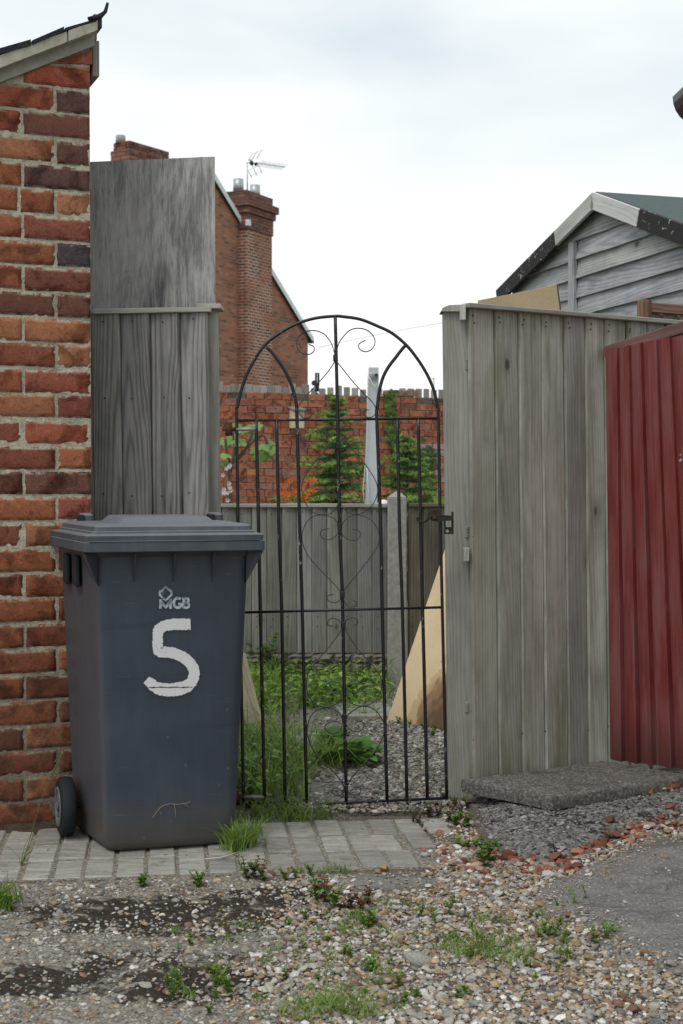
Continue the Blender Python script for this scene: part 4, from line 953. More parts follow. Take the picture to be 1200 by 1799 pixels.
# lettering lies on the front of the bin
fA = bl(0, 0, 0); fB = bl(0, -.055, Hb); FNB = (fB - fA).cross(bx).normalized(); FNB = FNB if FNB.y < 0 else -FNB
onb = lambda u, v, off=.0035: PL(u, v, fA + FNB * off, FNB)
def stroke(m_, pts, wid, jag=0.0, seed=1, closed=False, capr=False):
    r_ = random.Random(seed); pp = [Vector(p) for p in pts]; n = len(pp); L = 0; b0 = len(m_.v)
    for i, p in enumerate(pp):
        t = (pp[(i + 1) % n if closed else min(i + 1, n - 1)] - pp[(i - 1) % n if closed else max(i - 1, 0)]).normalized(); s_ = Vector((-t.y, t.x))
        w_ = wid[i] if isinstance(wid, list) else wid
        if i: L += (pp[i] - pp[i - 1]).length
        for k, sgn in enumerate((-1, -.5, 0, .5, 1)):
            q = p + s_ * (w_ * sgn + (r_.uniform(-jag, jag) if abs(sgn) == 1 else 0)); m_.v.append(onb(q.x, q.y))
        m_.uv_l = L
    for i in range(n if closed else n - 1):
        j = (i + 1) % n
        for k in range(4): m_.face((b0 + i * 5 + k, b0 + i * 5 + k + 1, b0 + j * 5 + k + 1, b0 + j * 5 + k), [(k * .02, i * .004), (k * .02 + .02, i * .004), (k * .02 + .02, i * .004 + .004), (k * .02, i * .004 + .004)])
sc5 = lambda p: (240 + p[0] / 7.823, 1010 + p[1] / 7.823)
five = MB()
five_c = [(742, 676), (640, 680), (520, 680), (400, 695), (325, 735), (292, 800), (288, 900), (292, 985), (310, 1050), (420, 1060), (540, 1085), (650, 1140), (735, 1215), (785, 1300), (790, 1390), (745, 1480), (660, 1545), (540, 1575), (420, 1580), (300, 1560), (210, 1505), (135, 1440)]
five_w = [9.6, 10.2, 10.2, 9.6, 9.4, 9.2, 9.0, 9.2, 9.2, 9.8, 10, 9.8, 9.8, 9.3, 9.3, 10.2, 11.2, 11.6, 11.4, 10.6, 9.2, 7.6]
cc_ = catmull([(*sc5(p),) for p in five_c], 9); ww = []
for i in range(len(cc_)): t = i / 9; k = min(int(t), len(five_w) - 2); ww.append(five_w[k] * (1 - (t - k)) + five_w[k + 1] * (t - k))
stroke(five, cc_, ww, 1.1, 4); five.build('painted_number', M['white_paint'], wb)
bs = MB(); stroke_pts = [(262 + i * 4, 1207.5 + math.sin(i) * .5) for i in range(20)]
scr = MB()
_o = onb
def onb(u, v): return _o(u, v, .0046)
stroke(scr, stroke_pts, [(.3 + .9 * random.Random(i).random()) for i in range(20)], .2, 9); scr.build('scuff_line', M['black_plastic'], wb)
onb = _o
lg = MB(); sL = lambda p: (240 + p[0] / 7.823, 1010 + p[1] / 7.823)
def lstroke(pts, w_): stroke(lg, [sL(p) for p in pts], w_ / 7.823)
lstroke([(335, 235), (400, 165), (475, 235)], 17); lstroke([(330, 215), (318, 245), (318, 272), (400, 352), (480, 272), (480, 240), (465, 215)], 16)
lstroke([(400, 230), (345, 270)], 4)
lstroke([(330, 465), (330, 335)], 20); lstroke([(335, 375), (400, 440), (470, 365)], 26); lstroke([(467, 465), (467, 330)], 18)
arc = lambda cx, cy, rx, ry, a0, a1, n=14: [(cx + rx * math.cos(R(a0 + (a1 - a0) * k / n)), cy + ry * math.sin(R(a0 + (a1 - a0) * k / n))) for k in range(n + 1)]
lstroke(arc(568, 384, 58, 66, -48, -325, 20), 19); lstroke([(572, 398), (626, 398), (626, 440)], 15)
lstroke([(650, 462), (650, 308)], 19); lstroke([(650, 322), (690, 322)] + arc(690, 350, 22, 28, -90, 90, 8) + [(652, 380)], 17); lstroke([(652, 384), (695, 384)] + arc(695, 418, 25, 32, -90, 90, 8) + [(650, 450)], 17)
lg.build('logo', M['logo'], wb)
# a dried root stuck to the front
rt = MB(); fr = lambda u, v: onb(u, v, .004)
for pts in ([(300, 1412), (312, 1413), (328, 1411), (334, 1408)], [(300, 1412), (290, 1414), (282, 1418)], [(306, 1413), (308, 1424), (309, 1436)], [(282, 1418), (274, 1428), (268, 1437)], [(322, 1412), (332, 1418)]):
    rt.tube([fr(u, v) for u, v in catmull(pts, 4)], .0011, 5)
tag(rt.build('dry_root', mat_plain('dry root', (.30, .26, .20), .9, .2)), 'thin dried root strand stuck low on the front of the bin', 'root')

# ------------------------------------------------------------------ garden beyond the gate
BFY = 8.4
def back_fence(u0, u1, ucap, mat, label, base_v, name='garden_fence', vcap=888, pitch=26.4):
    a = P(u0, 900, BFY); b = P(u1, 900, BFY); t = thing(name, Vector(((a.x + b.x) / 2, BFY, 0)), label, 'fence', 'low fences across the garden')
    zt_ = P(500, vcap, BFY).z; zb = P(500, base_v, BFY).z; n = max(1, round((u1 - u0) / pitch)); w_ = (b.x - a.x) / n
    for i in range(n):
        wedge(Vector((a.x + i * w_, BFY, zb)), Z, FX, -FY, zt_ - zb - .012, w_ - .004, .024, .007, mat, t, 'board', rnd, .002)
    m_ = MB(); m_.box(((a.x + b.x) / 2, BFY - .004, zt_), (Z, FY, FX), (.011, .03, (b.x - a.x) / 2), .003); m_.build('capping_rail', M['cap_wood'] if mat is M['back_wood'] else mat, t)
    m_ = MB(); m_.box(((a.x + b.x) / 2, BFY + .03, .5), (Z, FY, FX), (.02, .02, (b.x - a.x) / 2), .003); m_.build('back_rail', mat, t)
    nails(t, [Vector((a.x + (i + .3) * w_ + rnd.uniform(-.006, .006), BFY - .021, P(500, v + rnd.uniform(-3, 3), BFY).z)) for i in range(n) for v in (900, 1084, 1102)], -FY)
    return t, a.x, b.x, zb
bf, ax0, ax1, zb = back_fence(100, 681, 0, M['back_wood'], 'low grey board fence on a rock faced base across the garden', 1146)
m_ = MB(); m_.box(((ax0 + ax1) / 2, BFY + .012, zb / 2 - .02), (FX, FY, Z), ((ax1 - ax0) / 2, .02, zb / 2 + .02)); m_.build('gravel_board', M['rock_face'], bf)
z = .0; row = 0; zs = [(-.02, .055), (.062, .055), (.122, .05)]
for z0, h in zs:
    x = ax0 + rnd.uniform(0, .05)
    while x < ax1 - .03:
        w_ = min(rnd.uniform(.09, .19), ax1 - x); N, Mz = 6, 4; mm = MB(); sd_ = rnd.uniform(0, 99)
        for k in range(Mz + 1):
            for i in range(N + 1):
                e = 0 if (i in (0, N) or k in (0, Mz)) else 1
                mm.v.append(Vector((x + w_ * i / N + (0 if e else rnd.uniform(-.003, .003)), BFY - .012 - e * (.020 + .022 * mnoise.noise(Vector((i * .6 + sd_, k * .7, 0)))), z0 + h * k / Mz + rnd.uniform(-.002, .002))))
        for k in range(Mz):
            for i in range(N): q = k * (N + 1) + i; mm.face((q, q + 1, q + N + 2, q + N + 1), None, False)
        mm.build('stone', M['rock_face'], bf); x += w_ + .008
back_fence(716, 830, 0, M['dark_back_wood'], 'low dark brown board fence right of the concrete post', 1215, vcap=887)
m_ = MB(); a, b = P(681, 900, BFY - .05), P(715, 900, BFY - .05); w_ = (b.x - a.x) / 2; cx = (a.x + b.x) / 2; zt_ = P(698, 874, BFY - .05).z; zp = P(698, 862, BFY - .05).z
m_.box((cx, BFY, zt_ / 2 - .1), (FX, FY, Z), (w_, w_, zt_ / 2 + .1), .006); b0 = len(m_.v)
m_.v += [Vector((cx + sx * (w_ - .002), BFY + sy * (w_ - .002), zt_ + .0005)) for sx, sy in ((-1, -1), (1, -1), (1, 1), (-1, 1))] + [Vector((cx, BFY, zp))]
for i in range(4): m_.face((b0 + i, b0 + (i + 1) % 4, b0 + 4))
tag(m_.build('concrete_post', M['concrete_post']), 'square concrete fence post with a pointed top in the garden fence', 'fence post')

# fibreboard sheet leaning at the right of the path
q0, q1 = PZ(680, 1266, .01), PZ(797, 1291, .01); e = (q1 - q0); nrm = Vector((-e.y, e.x, 0)).normalized(); nrm = nrm if nrm.y > 0 else -nrm
upv = (Z + nrm * .45).normalized(); m_ = MB()
m_.prism([q0, q1, q1 + upv * 1.55, q0 + upv * 1.55], nrm * .016 - Z * .007, uvo=lambda p: ((p - q0).dot(e.normalized()), (p - q0).dot(upv)))
tag(m_.build('fibreboard_sheet', M['mdf']), 'tan fibreboard sheet with brown damp stains leaning beside the garden path', 'board')
# chipboard peeping over the right-hand fence
m_ = MB(); h0 = Vector((*P(845, 527, 5.47).xy, 0)); c0 = P(844, 527, 5.44); c1 = P(978, 500.5, 5.60); d = (c1 - c0).normalized(); dn = d.cross(FN).normalized(); dn = dn if dn.z < 0 else -dn
dn = (dn - FN * .06).normalized(); Lh = c0.z / -dn.z - .03
m_.prism([c0, c1, c1 + dn * Lh, c0 + dn * Lh], -FN * .018, uvo=lambda p: ((p - c0).dot(d), 2 - (p - c0).dot(dn)))
cb = m_.build('chipboard_panel', M['chipboard']); tag(cb, 'tan chipboard panel peeping over the right hand fence below the shed', 'board')
eb = MB(); w_ = -FN * .028; eb.box(c1 + d * .003 + dn * .3 - FN * .011, (d, FN, dn), (.002, .013, .298)); eb.build('edge_strip', M['board_edge'], cb)
# old frame with a brown rail between fence and shed
fb = P(1132, 540, 5.98); of = thing('old_frame', Vector((fb.x, fb.y, 0)), 'peeling brown timber frame standing between the grey fence and the shed', 'timber frame')
o0 = P(1124, 527, 5.95); FD2 = Vector((FD.x, FD.y * .8, 0)).normalized(); FN2 = Vector((FD2.y, -FD2.x, 0))
m_ = MB(); m_.box(o0 + FD2 * .024 - Z * (o0.z / 2), (FD2, FN2, Z), (.024, .02, o0.z / 2), .003); m_.build('stile', M['brown_frame'], of)
m_ = MB(); m_.box(o0 + FD2 * .27 - Z * .03, (Z, FN2, FD2), (.021, .016, .22), .003); m_.build('rail', M['brown_frame'], of)
for i in range(5): wedge(Vector(((o0 + FD2 * (.05 + i * .088)).x, (o0 + FD2 * (.05 + i * .088)).y, .05)) - FN2 * .03, Z, FD2, FN2, o0.z - .1, .085, .018, .006, M['fence_wood'], of)
# planks leaning at the left of the path
q0 = PZ(471, 1304, .0); pk = thing('plank_panel', q0, 'pale wooden plank offcut leaning in the grass behind the bin', 'planks')
pdn = Vector((-.30, .16, 0)); pl_n = Vector((.25, -1, .25)).normalized()
for i in range(4):
    bpt = q0 + Vector((-.094 * i, -.012 * i, 0)); tp = Vector((-.165, .10, .60)); L_ = .42 - .03 * (i == 2)
    sd = Vector((-.9, -.12, 0)).normalized()
    wedge(bpt, tp, sd, pl_n, L_, .083, .016, .016, M['pale_plank'], pk, 'plank', rnd, .002, None, .004)
# flagstones in the path
for (u, v, w_, dd, lab) in ((640, 1252, .14, .2, 'worn grey flagstone in the path left of the leaning fibreboard'), (520, 1302, .17, .10, 'grey flagstone half hidden in grass beside the leaning planks')):
    c = PZ(u, v, .015); m_ = MB(); m_.box(c, ((1, .1, 0), (-.1, 1, 0), Z), (w_, dd, .02), .006, .004); tag(m_.build('flagstone', M['concrete_post']), lab, 'paving slab')

# pole with string, and a white tub lid edge
pp = thing('washing_pole', P(655, 1095, 12), 'pale grey painted square pole with white cord tied round it', 'pole')
m_ = MB(); b0 = 0
lo_, hi_ = P(652, 885, 12), P(656.5, 646, 12); lo_ = lo_ + (lo_ - hi_) * .85
for c, w_ in ((lo_, .056), (hi_, .042)):
    for sx, sy in ((-1, -1), (1, -1), (1, 1), (-1, 1)): m_.v.append(c + Vector((sx * w_, sy * w_, 0)))
for i in range(4): j = (i + 1) % 4; m_.face((i, j, 4 + j, 4 + i))
m_.face((4, 5, 6, 7)); m_.build('pole', M['white_post'], pp)
m_ = MB(); s1 = lambda u, v: P(u, v, 11.93)
m_.tube([P(646 + 20 * abs(math.sin(k * 1.6)), 656 + k * 1.1, 11.94) for k in range(10)], .004, 6)
m_.tube([s1(647, 660), s1(656, 676), s1(667, 690)], .004, 6); m_.tube([s1(646, 660), s1(645.5, 720), s1(643, 800), s1(638, 860), s1(640, 884)], .004, 6); m_.tube([s1(645, 820), s1(647, 860), s1(651, 885)], .004, 6)
m_.build('cord', M['string'], pp)
m_ = MB(); m_.tube([P(661, 659, 11.95), P(661, 659, 11.88)], .014, 10); m_.build('knob', M['rust_dark'], pp)
m_ = MB(); c = P(674, 890, 9.2); N = 14
for k in range(6):
    a = R(90 * k / 5)
    for i in range(N): t = 2 * math.pi * i / N; m_.v.append(c + Vector((.045 * math.cos(a) * math.cos(t), .045 * math.cos(a) * math.sin(t), .045 * math.sin(a))))
for k in range(5):
    for i in range(N): j = (i + 1) % N; m_.face((k * N + i, k * N + j, (k + 1) * N + j, (k + 1) * N + i), None, True)
m_.tube([c - Z * 1.0, c], .045, 14, smooth=True)
tag(m_.build('white_tub', M['white_plastic']), 'small round white plastic cap behind the low fence beside the pole', 'plastic tub')

# old garden brick wall, one object per brick where it shows
W0 = P(385, 700, 17.2); W0.z = 0; W1 = P(800, 700, 18.75); W1.z = 0; WD = (W1 - W0).normalized(); WN = Vector((WD.y, -WD.x, 0))
gw = thing('garden_wall', (W0 + W1) / 2, 'long old red brick garden wall behind the conifers', 'wall'); WH = P(385, 685.5, 17.2).z
wlen = (W1 - W0).length; CW = .0853; LW = .237
m_ = MB(); m_.box((W0 + W1) / 2 + WD * 0 - WN * .108 + Z * (WH / 2 - .03), (WD, WN, Z), (wlen / 2 + 4, .1, WH / 2), 0); m_.build('mortar_core', M['dark_mortar'], gw)
GST = bricks_kind(LW - .012, 5, CW - .010, .03, M['wall_brick'], nx=6, nz=2, arris=.0, rough=.0015, smooth=False); GHD = bricks_kind(.108, 3, CW - .010, .03, M['wall_brick'], nx=3, nz=2, arris=.0, rough=.0015, smooth=False)
GPAL = [((.37, .125, .068), 5), ((.41, .155, .085), 4), ((.29, .10, .065), 3), ((.17, .09, .07), 1), ((.34, .15, .11), 2)]
rr = random.Random(5); rz = math.atan2(WD.y, WD.x)
for c in range(18):
    z0 = WH - (c + 1) * CW; x = -.1 - (LW / 2 if c % 2 else 0) - rr.uniform(0, .03)
    while x < wlen + .05:
        hd = rr.random() < (.12 if c % 5 else .5); L_ = .110 if hd else LW - .009
        col = pick(rr, GPAL)
        if c == 0 and rr.random() < .5: col = (.14, .11, .085)
        if x > wlen * .82 and c > 6 and rr.random() < .6: col = (.42, .27, .235)
        if x + L_ > -.06: place('brick', rr.choice(GHD if hd else GST), W0 + WD * (x + L_ / 2) + Z * (z0 + rr.uniform(-.004, .004)) + WN * rr.uniform(-.004, .006), gw, col, (0, rr.uniform(-.01, .01), rz))
        x += L_ + .012
m_ = MB()     # the same coursing where nothing shows it from here: joined
rr = random.Random(8)
for c in range(int(WH / CW)):
    for side in (0, 1, 2):
        x = -4 if side == 0 else (wlen + .12 if side == 1 else -.1); xe = -.4 if side == 0 else (wlen + 4 if side == 1 else wlen)
        if side == 2 and c < 18: continue
        while x < xe:
            m_.box(W0 + WD * (x + LW / 2) + Z * (WH - (c + .5) * CW) - WN * .012, (WD, WN, Z), (LW / 2 - .005, .03, CW / 2 - .005)); x += LW
hb = m_.build('brick_courses', M['wall_brick'], gw, (.28, .09, .05)); hb['kind'] = 'stuff'
# a coping length left on top
m_ = MB(); a, b = PL(681, 692, W0, WN), PL(735, 692, W0, WN); m_.box((a + b) / 2 + Z * .01 - WN * .06, (Z, WN, (b - a).normalized()), (.042, .07, (b - a).length / 2), .006); m_.build('coping_brick', M['wall_brick'], gw, (.25, .17, .12))
# nest box
nb = thing('nest_box', PL(521, 751, W0 + WN * .08, WN), 'small wooden nest box with a sloping lid on the garden wall', 'nest box')
c = PL(521.5, 736, W0 + WN * .08, WN); m_ = MB(); m_.box(c, (WD, WN, Z), (.075, .06, .115), .004); m_.build('box', M['pale_plank'], nb)
m_ = MB(); m_.box(c + Z * .125 + WN * .01, (WD, (WN - Z * .25).normalized(), (Z + WN * .25).normalized()), (.09, .09, .009), .002); m_.build('roof', M['panel_wood'], nb)
# picket tops beyond the wall
K0 = P(380, 700, 19.0); K0.z = 0; K1 = P(800, 700, 20.8); K1.z = 0; KD = (K1 - K0).normalized(); KN = Vector((KD.y, -KD.x, 0))
pf = thing('picket_fence', (K0 + K1) / 2, 'grey picket fence showing its tops above the garden wall', 'fence')
kl = (K1 - K0).length; kz = P(380, 682, 19).z; x = 0; i = 0
while x < kl:
    far = x > kl * .33; w_ = .100 + rnd.uniform(-.008, .008); fu = x / kl; h = P(500, 673 + 15 * fu, 19.0 + 1.8 * fu).z + rnd.uniform(-.03, .025)
    m_ = MB(); m_.box(K0 + KD * (x + w_ / 2) + Z * (h / 2), (KD, KN, Z), (w_ / 2, .01, h / 2), .004); m_.build('picket', M['picket_wood'], pf); x += w_ + (.032 if far else .008)
for zz in (.6, 1.9):
    m_ = MB(); m_.box((K0 + K1) / 2 - KN * .03 + Z * zz, (Z, KN, KD), (.04, .02, kl / 2)); m_.build('rail', M['picket_wood'], pf)

# far house: gable, chimney breast and stack
HC = P(433, 700, 36); HC.z = 0; HD = Vector((math.sin(R(27)), math.cos(R(27)), 0)); HN = Vector((HD.y, -HD.x, 0))
hp = lambda u, v, off=0.0: PL(u, v, HC + HN * off, HN)
hs_ = thing('brick_house', HC, 'two storey red brick house gable with a tall chimney stack beyond the wall', 'house')
ev = hp(541, 592, -.22); rg_ = hp(378, 323, -.22); sl_ = (rg_ - ev).normalized(); apex = ev + sl_ * 6.6
other = Vector((2 * apex.x - ev.x, 2 * apex.y - ev.y, ev.z))
gb = Vector((ev.x, ev.y, -.1)); gb2 = Vector((other.x, other.y, -.1)); m_ = MB()
huv = lambda p: ((p - HC).dot(HD), p.z)
m_.prism([gb, ev, apex, other, gb2], -HN * 6.0, uvo=huv); m_.build('wall', M['house_brick'], hs_)
def slab_between(a, b, th, dep, name, mat, side=Vector((0, 0, 0))):
    k = MB(); n_ = (b - a).cross(HN).normalized(); n_ = n_ if n_.z > 0 else -n_
    k.prism([a + HN * .07, b + HN * .07, b - HN * dep, a - HN * dep], n_ * th); return k.build(name, mat, hs_)
eo = ev - sl_ * .16; slab_between(eo, apex, .035, 6.2, 'roof', M['slate']); sl2 = (apex - other).normalized(); slab_between(other - sl2 * .22, apex, .09, 6.2, 'roof', M['slate'])
k = MB(); n_ = (apex - eo).cross(HN).normalized(); n_ = n_ if n_.z > 0 else -n_; k.prism([eo + HN * .10 + n_ * .09, apex + HN * .10 + n_ * .09, apex + HN * .10 - n_ * .045, eo + HN * .10 - n_ * .045], -HN * .015); k.build('verge_board', M['upvc'], hs_)
k = MB(); k.tube([eo + HN * .10 - Z * .03, eo - HN * 6 - Z * .02], .05, 8); k.build('gutter', M['gutter'], hs_)
ch = thing_ = None
bw = 1.27; bd = .6; topz = P(433, 335, 36).z; HE = -HN
def hbox(name, mat, s0, s1, n0, n1, z0, z1, parent=hs_):
    k = MB(); a = HC + HD * s0 + HN * n1; uvf = lambda p: ((p - HC).dot(HD) + (p - HC).dot(HN) * 1.0, p.z)
    pts = [HC + HD * s0 + HN * n0, HC + HD * s1 + HN * n0, HC + HD * s1 + HN * n1, HC + HD * s0 + HN * n1]
    b0 = len(k.v); k.v += [p + Z * z0 for p in pts] + [p + Z * z1 for p in pts]
    for i in range(4):
        j = (i + 1) % 4; q = (b0 + j, b0 + i, b0 + 4 + i, b0 + 4 + j); k.face(q, [uvf(k.v[t]) for t in q])
    k.face((b0, b0 + 1, b0 + 2, b0 + 3)); k.face((b0 + 7, b0 + 6, b0 + 5, b0 + 4), [(0, 0)] * 4); return k.build(name, mat, parent)
chm = hbox('chimney', M['stack_brick'], 0, bw, .02, -bd, -.1, topz - .95)
hbox('band', M['stack_cap'], -.04, bw + .04, .04, -bd - .04, topz - .95, topz - .55, chm); hbox('band', M['stack_cap'], -.09, bw + .09, .09, -bd - .09, topz - .55, topz - .38, chm)
hbox('band', M['stack_cap'], -.15, bw + .15, .15, -bd - .15, topz - .38, topz - .2, chm); hbox('band', M['stack_cap'], -.03, bw + .03, .03, -bd - .03, topz - .2, topz + .02, chm)
for s_ in (.12, .95):
    k = MB(); c = HC + HD * s_ - HN * .3; k.tube([c + Z * topz, c + Z * (topz + .34)], [.14, .13], 14); k.build('chimney_pot', M['aluminium'], chm)
k = MB(); k.box(HC + HD * .0 + HN * .06 + Z * P(431, 392, 36).z, (HD, HN, Z), (.06, .05, .08), .01); k.build('alarm_box', M['upvc'], hs_)
# aerial
ac = P(434.5, 320, 35.8); ar = thing('tv_aerial', ac, 'grey television aerial on a thin mast above the chimney stack', 'aerial')
k = MB(); k.tube([ac - Z * .3, P(434.5, 285, 35.8)], .016, 6); k.build('mast', M['aluminium'], ar)
aq = lambda u, v: P(420 + u / 12, 250 + v / 12, 35.8)
k = MB(); k.tube([aq(150, 425), aq(250, 440), aq(400, 440), aq(975, 525)], .011, 6)
for i in range(13): x = 420 + i * 44; c = aq(x, 443 + (x - 400) * .147); k.tube([c + Vector((-.10, .1, -.05)), c + Vector((.10, -.1, .05))], .006, 5)
k.build('boom', M['aluminium'], ar)
k = MB()
for a, b in (((170, 555), (270, 745)), ((275, 485), (380, 700)), ((385, 440), (485, 645)), ((195, 390), (275, 250)), ((290, 340), (380, 190)), ((380, 330), (485, 155))): k.tube([aq(*a), aq(*b)], .010, 5)
for a, b in (((190, 600), (400, 490)), ((250, 700), (470, 620)), ((200, 380), (385, 330)), ((270, 255), (480, 160))): k.tube([aq(*a), aq(*b)], .005, 5)
k.build('reflector', M['aluminium'], ar)
k = MB(); k.tube([aq(255, 380), aq(262, 435), aq(275, 485)], [.03, .06, .03], 8); k.tube([aq(320, 470), aq(385, 440)], .035, 8); k.build('dipole_box', M['gutter'], ar)

# nearer house, only its chimney clears the plywood
NC = P(228, 400, 27); NC.z = 0
nh = thing('brick_house', NC, 'red brick chimney stack of a house hidden behind the plywood sheet', 'house')
HC_, HD_, HN_ = HC, HD, HN
HC = NC; HD = Vector((math.sin(R(34)), math.cos(R(34)), 0)); HN = Vector((HD.y, -HD.x, 0)); tz = P(228, 246, 27).z
hbox('wall', M['house_brick'], -3.2, 1.3, -.1, -3.0, -.1, 4.6, nh)
k = MB(); q = [HC + HD * -3.3 + Z * 4.55, HC + HD * -1 + Z * 6.2, HC + HD * 1.4 + Z * 4.55]; k.prism([p - HN * .05 for p in q], -HN * 3.0); k.build('roof', M['slate'], nh)
HN1 = HN
st_ = hbox('chimney', M['stack_cap'], 0, 1.15, .0, -.38, 4.5, tz - .42, nh)
hbox('band', M['stack_cap'], -.05, 1.2, .05, -.43, tz - .42, tz - .17, st_)
rr = random.Random(3)
def course(z0, s0, s1, n0, n1):       # the top courses are laid brick by brick
    s = s0
    while s < s1 - .05:
        L_ = min(.235, s1 - s); k = MB(); k.box(HC + HD * (s + L_ / 2) + HN * (n0 - .05) + Z * (z0 + .037), (HD, HN, Z), (L_ / 2 - .005, .05, .036), .004, .002, rr); o = k.build('brick', M['wall_brick'], nh, rr.choice([(.26, .085, .06), (.20, .075, .06), (.15, .075, .065), (.22, .13, .10)])); s += L_
    n = n0 - .1
    while n > n1 + .02:
        L_ = min(.235, n - n1); k = MB(); k.box(HC + HD * (s0 + .05) + HN * (n - L_ / 2) + Z * (z0 + .037), (HN, HD, Z), (L_ / 2 - .005, .05, .036), .004, .002, rr); k.build('brick', M['wall_brick'], nh, rr.choice([(.30, .10, .065), (.26, .085, .06), (.21, .075, .055)])); n -= L_
hbox('stack_core', M['dark_mortar'], .02, 1.12, -.02, -.40, tz - .17, tz, nh)
for i, (pr) in enumerate((.0, .0)): course(tz - .165 + i * .083, -pr, 1.14 + pr, pr, -.42 - pr)
course(tz - .255, -.04, 1.19, .06, -.46); 
k = MB(); c = HC + HD * .06 - HN * .28; k.tube([c + Z * (tz - .02), c + Z * (tz + .13)], [.1, .09], 14); k.build('chimney_pot', M['concrete_post'], nh)
HC, HD, HN = HC_, HD_, HN_
# dark fitting beside the house
lf = thing('floodlight', P(557, 686, 19.1), 'dark floodlight on a short bracket above the garden wall', 'lamp')
k = MB()
for u in (555.2, 559.5): k.box(P(u, 666, 19.1), (FX, FY, Z), (.014, .03, .085), .004)
k.box(P(557, 680, 19.1), (FX, FY, Z), (.03, .03, .06), .006); k.build('bracket', M['gutter'], lf)
k = MB(); c = P(552, 673, 19.05); k.tube([c, c + Vector((.0, -.05, 0))], [.038, .034], 14); k.build('lens_hood', M['gutter'], lf)
k = MB(); k.tube([P(557, 690, 19.1), P(557, 1010, 19.1)], .02, 8); k.build('pole', M['gutter'], lf)
# wire and a distant mast
k = MB(); k.tube([P(560 + i * 26, 608 - i * 5.1 + (i - 4.5) ** 2 * .12, 30) for i in range(18)], .006, 5); tag(k.build('overhead_wire', M['aluminium']), 'thin overhead wire crossing the pale sky above the gate', 'wire')
ms_ = MB(); ms_.tube([P(762, 664, 60), P(762, 860, 60)], .03, 6); ms_.tube([P(758, 664.5, 60), P(763.5, 664.5, 60)], .02, 6); tag(ms_.build('distant_mast', M['aluminium']), 'far thin aerial mast standing at the right of the gate arch', 'mast')

# ------------------------------------------------------------------ shed
SA = P(1065, 352, 7.5); SD = Vector((.29, -.957, 0)).normalized(); SN = Vector((-SD.y * -1, SD.x, 0)); SN = Vector((SD.y, -SD.x, 0))   # SD towards the camera along the gable
SN = SN if SN.dot(CAM - SA) > 0 else -SN
shed = thing('shed', Vector((SA.x, SA.y, 0)), 'silvery weatherboarded timber shed with green felt roof behind the right fence', 'shed')
sp_ = lambda u, v, off=0.0: PL(u, v, SA + SN * off, SN)
def s_of(p): return (p - SA).dot(SD)
eL = sp_(903, 512); tanL = (SA.z - eL.z) / abs(s_of(eL)); eR = sp_(1200, 402); tanR = (SA.z - eR.z) / abs(s_of(eR)); HWs = 1.22
def roof_z(s): return SA.z - (tanL * -s if s < 0 else tanR * s)
pit = .103; z = SA.z - .06; k_i = 0
while z > .15:
    zl, zh = z - pit, z
    def lim(zz): return max(-HWs, -(SA.z - zz) / tanL + .02), min(HWs, (SA.z - zz) / tanR - .02)
    l0, r0 = lim(zl); l1, r1 = lim(min(zh + .012, SA.z - .03)); m_ = MB()
    off0, off1 = .026 + rnd.uniform(0, .003), .006
    pt_ = lambda s, zz, o: Vector((SA.x, SA.y, 0)) + SD * s + SN * o + Z * zz
    N = 8; zt2 = min(zh + .012, SA.z - .03); b0 = len(m_.v); rows = []
    for i in range(N + 1):
        f = i / N; sb_ = l0 + (r0 - l0) * f; st2 = l1 + (r1 - l1) * f; wv = rnd.uniform(-.003, .003)
        for s, zz, o in ((sb_, zl + wv, 0), (sb_, zl + wv, off0), (st2, zt2, off1), (st2, zt2, 0)): m_.v.append(pt_(s, zz, o)); rows.append((zz - zl + o, s))
    for i in range(N):
        for a in range(4):
            b_ = (a + 1) % 4; q = [b0 + i * 4 + a, b0 + i * 4 + b_, b0 + i * 4 + 4 + b_, b0 + i * 4 + 4 + a]; m_.face(q[::-1], [rows[t - b0] for t in q[::-1]])
    m_.face([b0, b0 + 1, b0 + 2, b0 + 3]); m_.face([b0 + N * 4 + a for a in (3, 2, 1, 0)])
    fc = (m_.v[5] - m_.v[1]).cross(m_.v[2] - m_.v[1])
    if fc.dot(SN) > 0: pass
    m_.build('weatherboard', M['shed_wood'], shed); z -= pit
body_ = MB(); cs = Vector((SA.x, SA.y, 0))
body_.prism([cs + SD * -HWs, cs + SD * -HWs + Z * roof_z(-HWs), cs + Z * SA.z, cs + SD * HWs + Z * roof_z(HWs), cs + SD * HWs], -SN * 2.2); body_.build('carcass', M['shed_wood'], shed)
for sgn, tn in ((-1, tanL), (1, tanR)):
    d = (SD * sgn - Z * tn).normalized(); e_ = cs + Z * (SA.z + .03) + d * (HWs * 1.09); a = cs + Z * (SA.z + .03); k = MB(); up = (Z + SD * sgn * tn).normalized()
    k.prism([a + SN * .06, e_ + SN * .06, e_ - SN * 2.3, a - SN * 2.3], up * .012); k.build('roof_felt', M['felt'], shed)
    Lb = (e_ - a).length; spl = .36 if sgn < 0 else .40
    for f0, f1, mt, nm in ((0, spl, 'barge_wood', 'barge_board'), (spl, 1, 'flaky_black', 'barge_board')):
        k = MB(); p0 = a + d * (Lb * f0 + .001); p1 = a + d * (Lb * f1 - .001)
        k.box((p0 + p1) / 2 + SN * (.072 if mt == 'barge_wood' else .07) - up * .035, (up, SN, d), (.043 if mt == 'barge_wood' else .046, .010, (p1 - p0).length / 2), .002)
        o = k.build(nm, M[mt], shed); tag(o, 'bare grey barge board' if mt == 'barge_wood' else 'black barge board with flaking paint')
k = MB(); b_ = sp_(1006, 432, .03); t_ = b_.z; k.box(Vector((b_.x, b_.y, t_ / 2)) , (SD, SN, Z), (.034, .012, t_ / 2 + .02), .003); k.build('cover_batten', M['shed_wood'], shed)

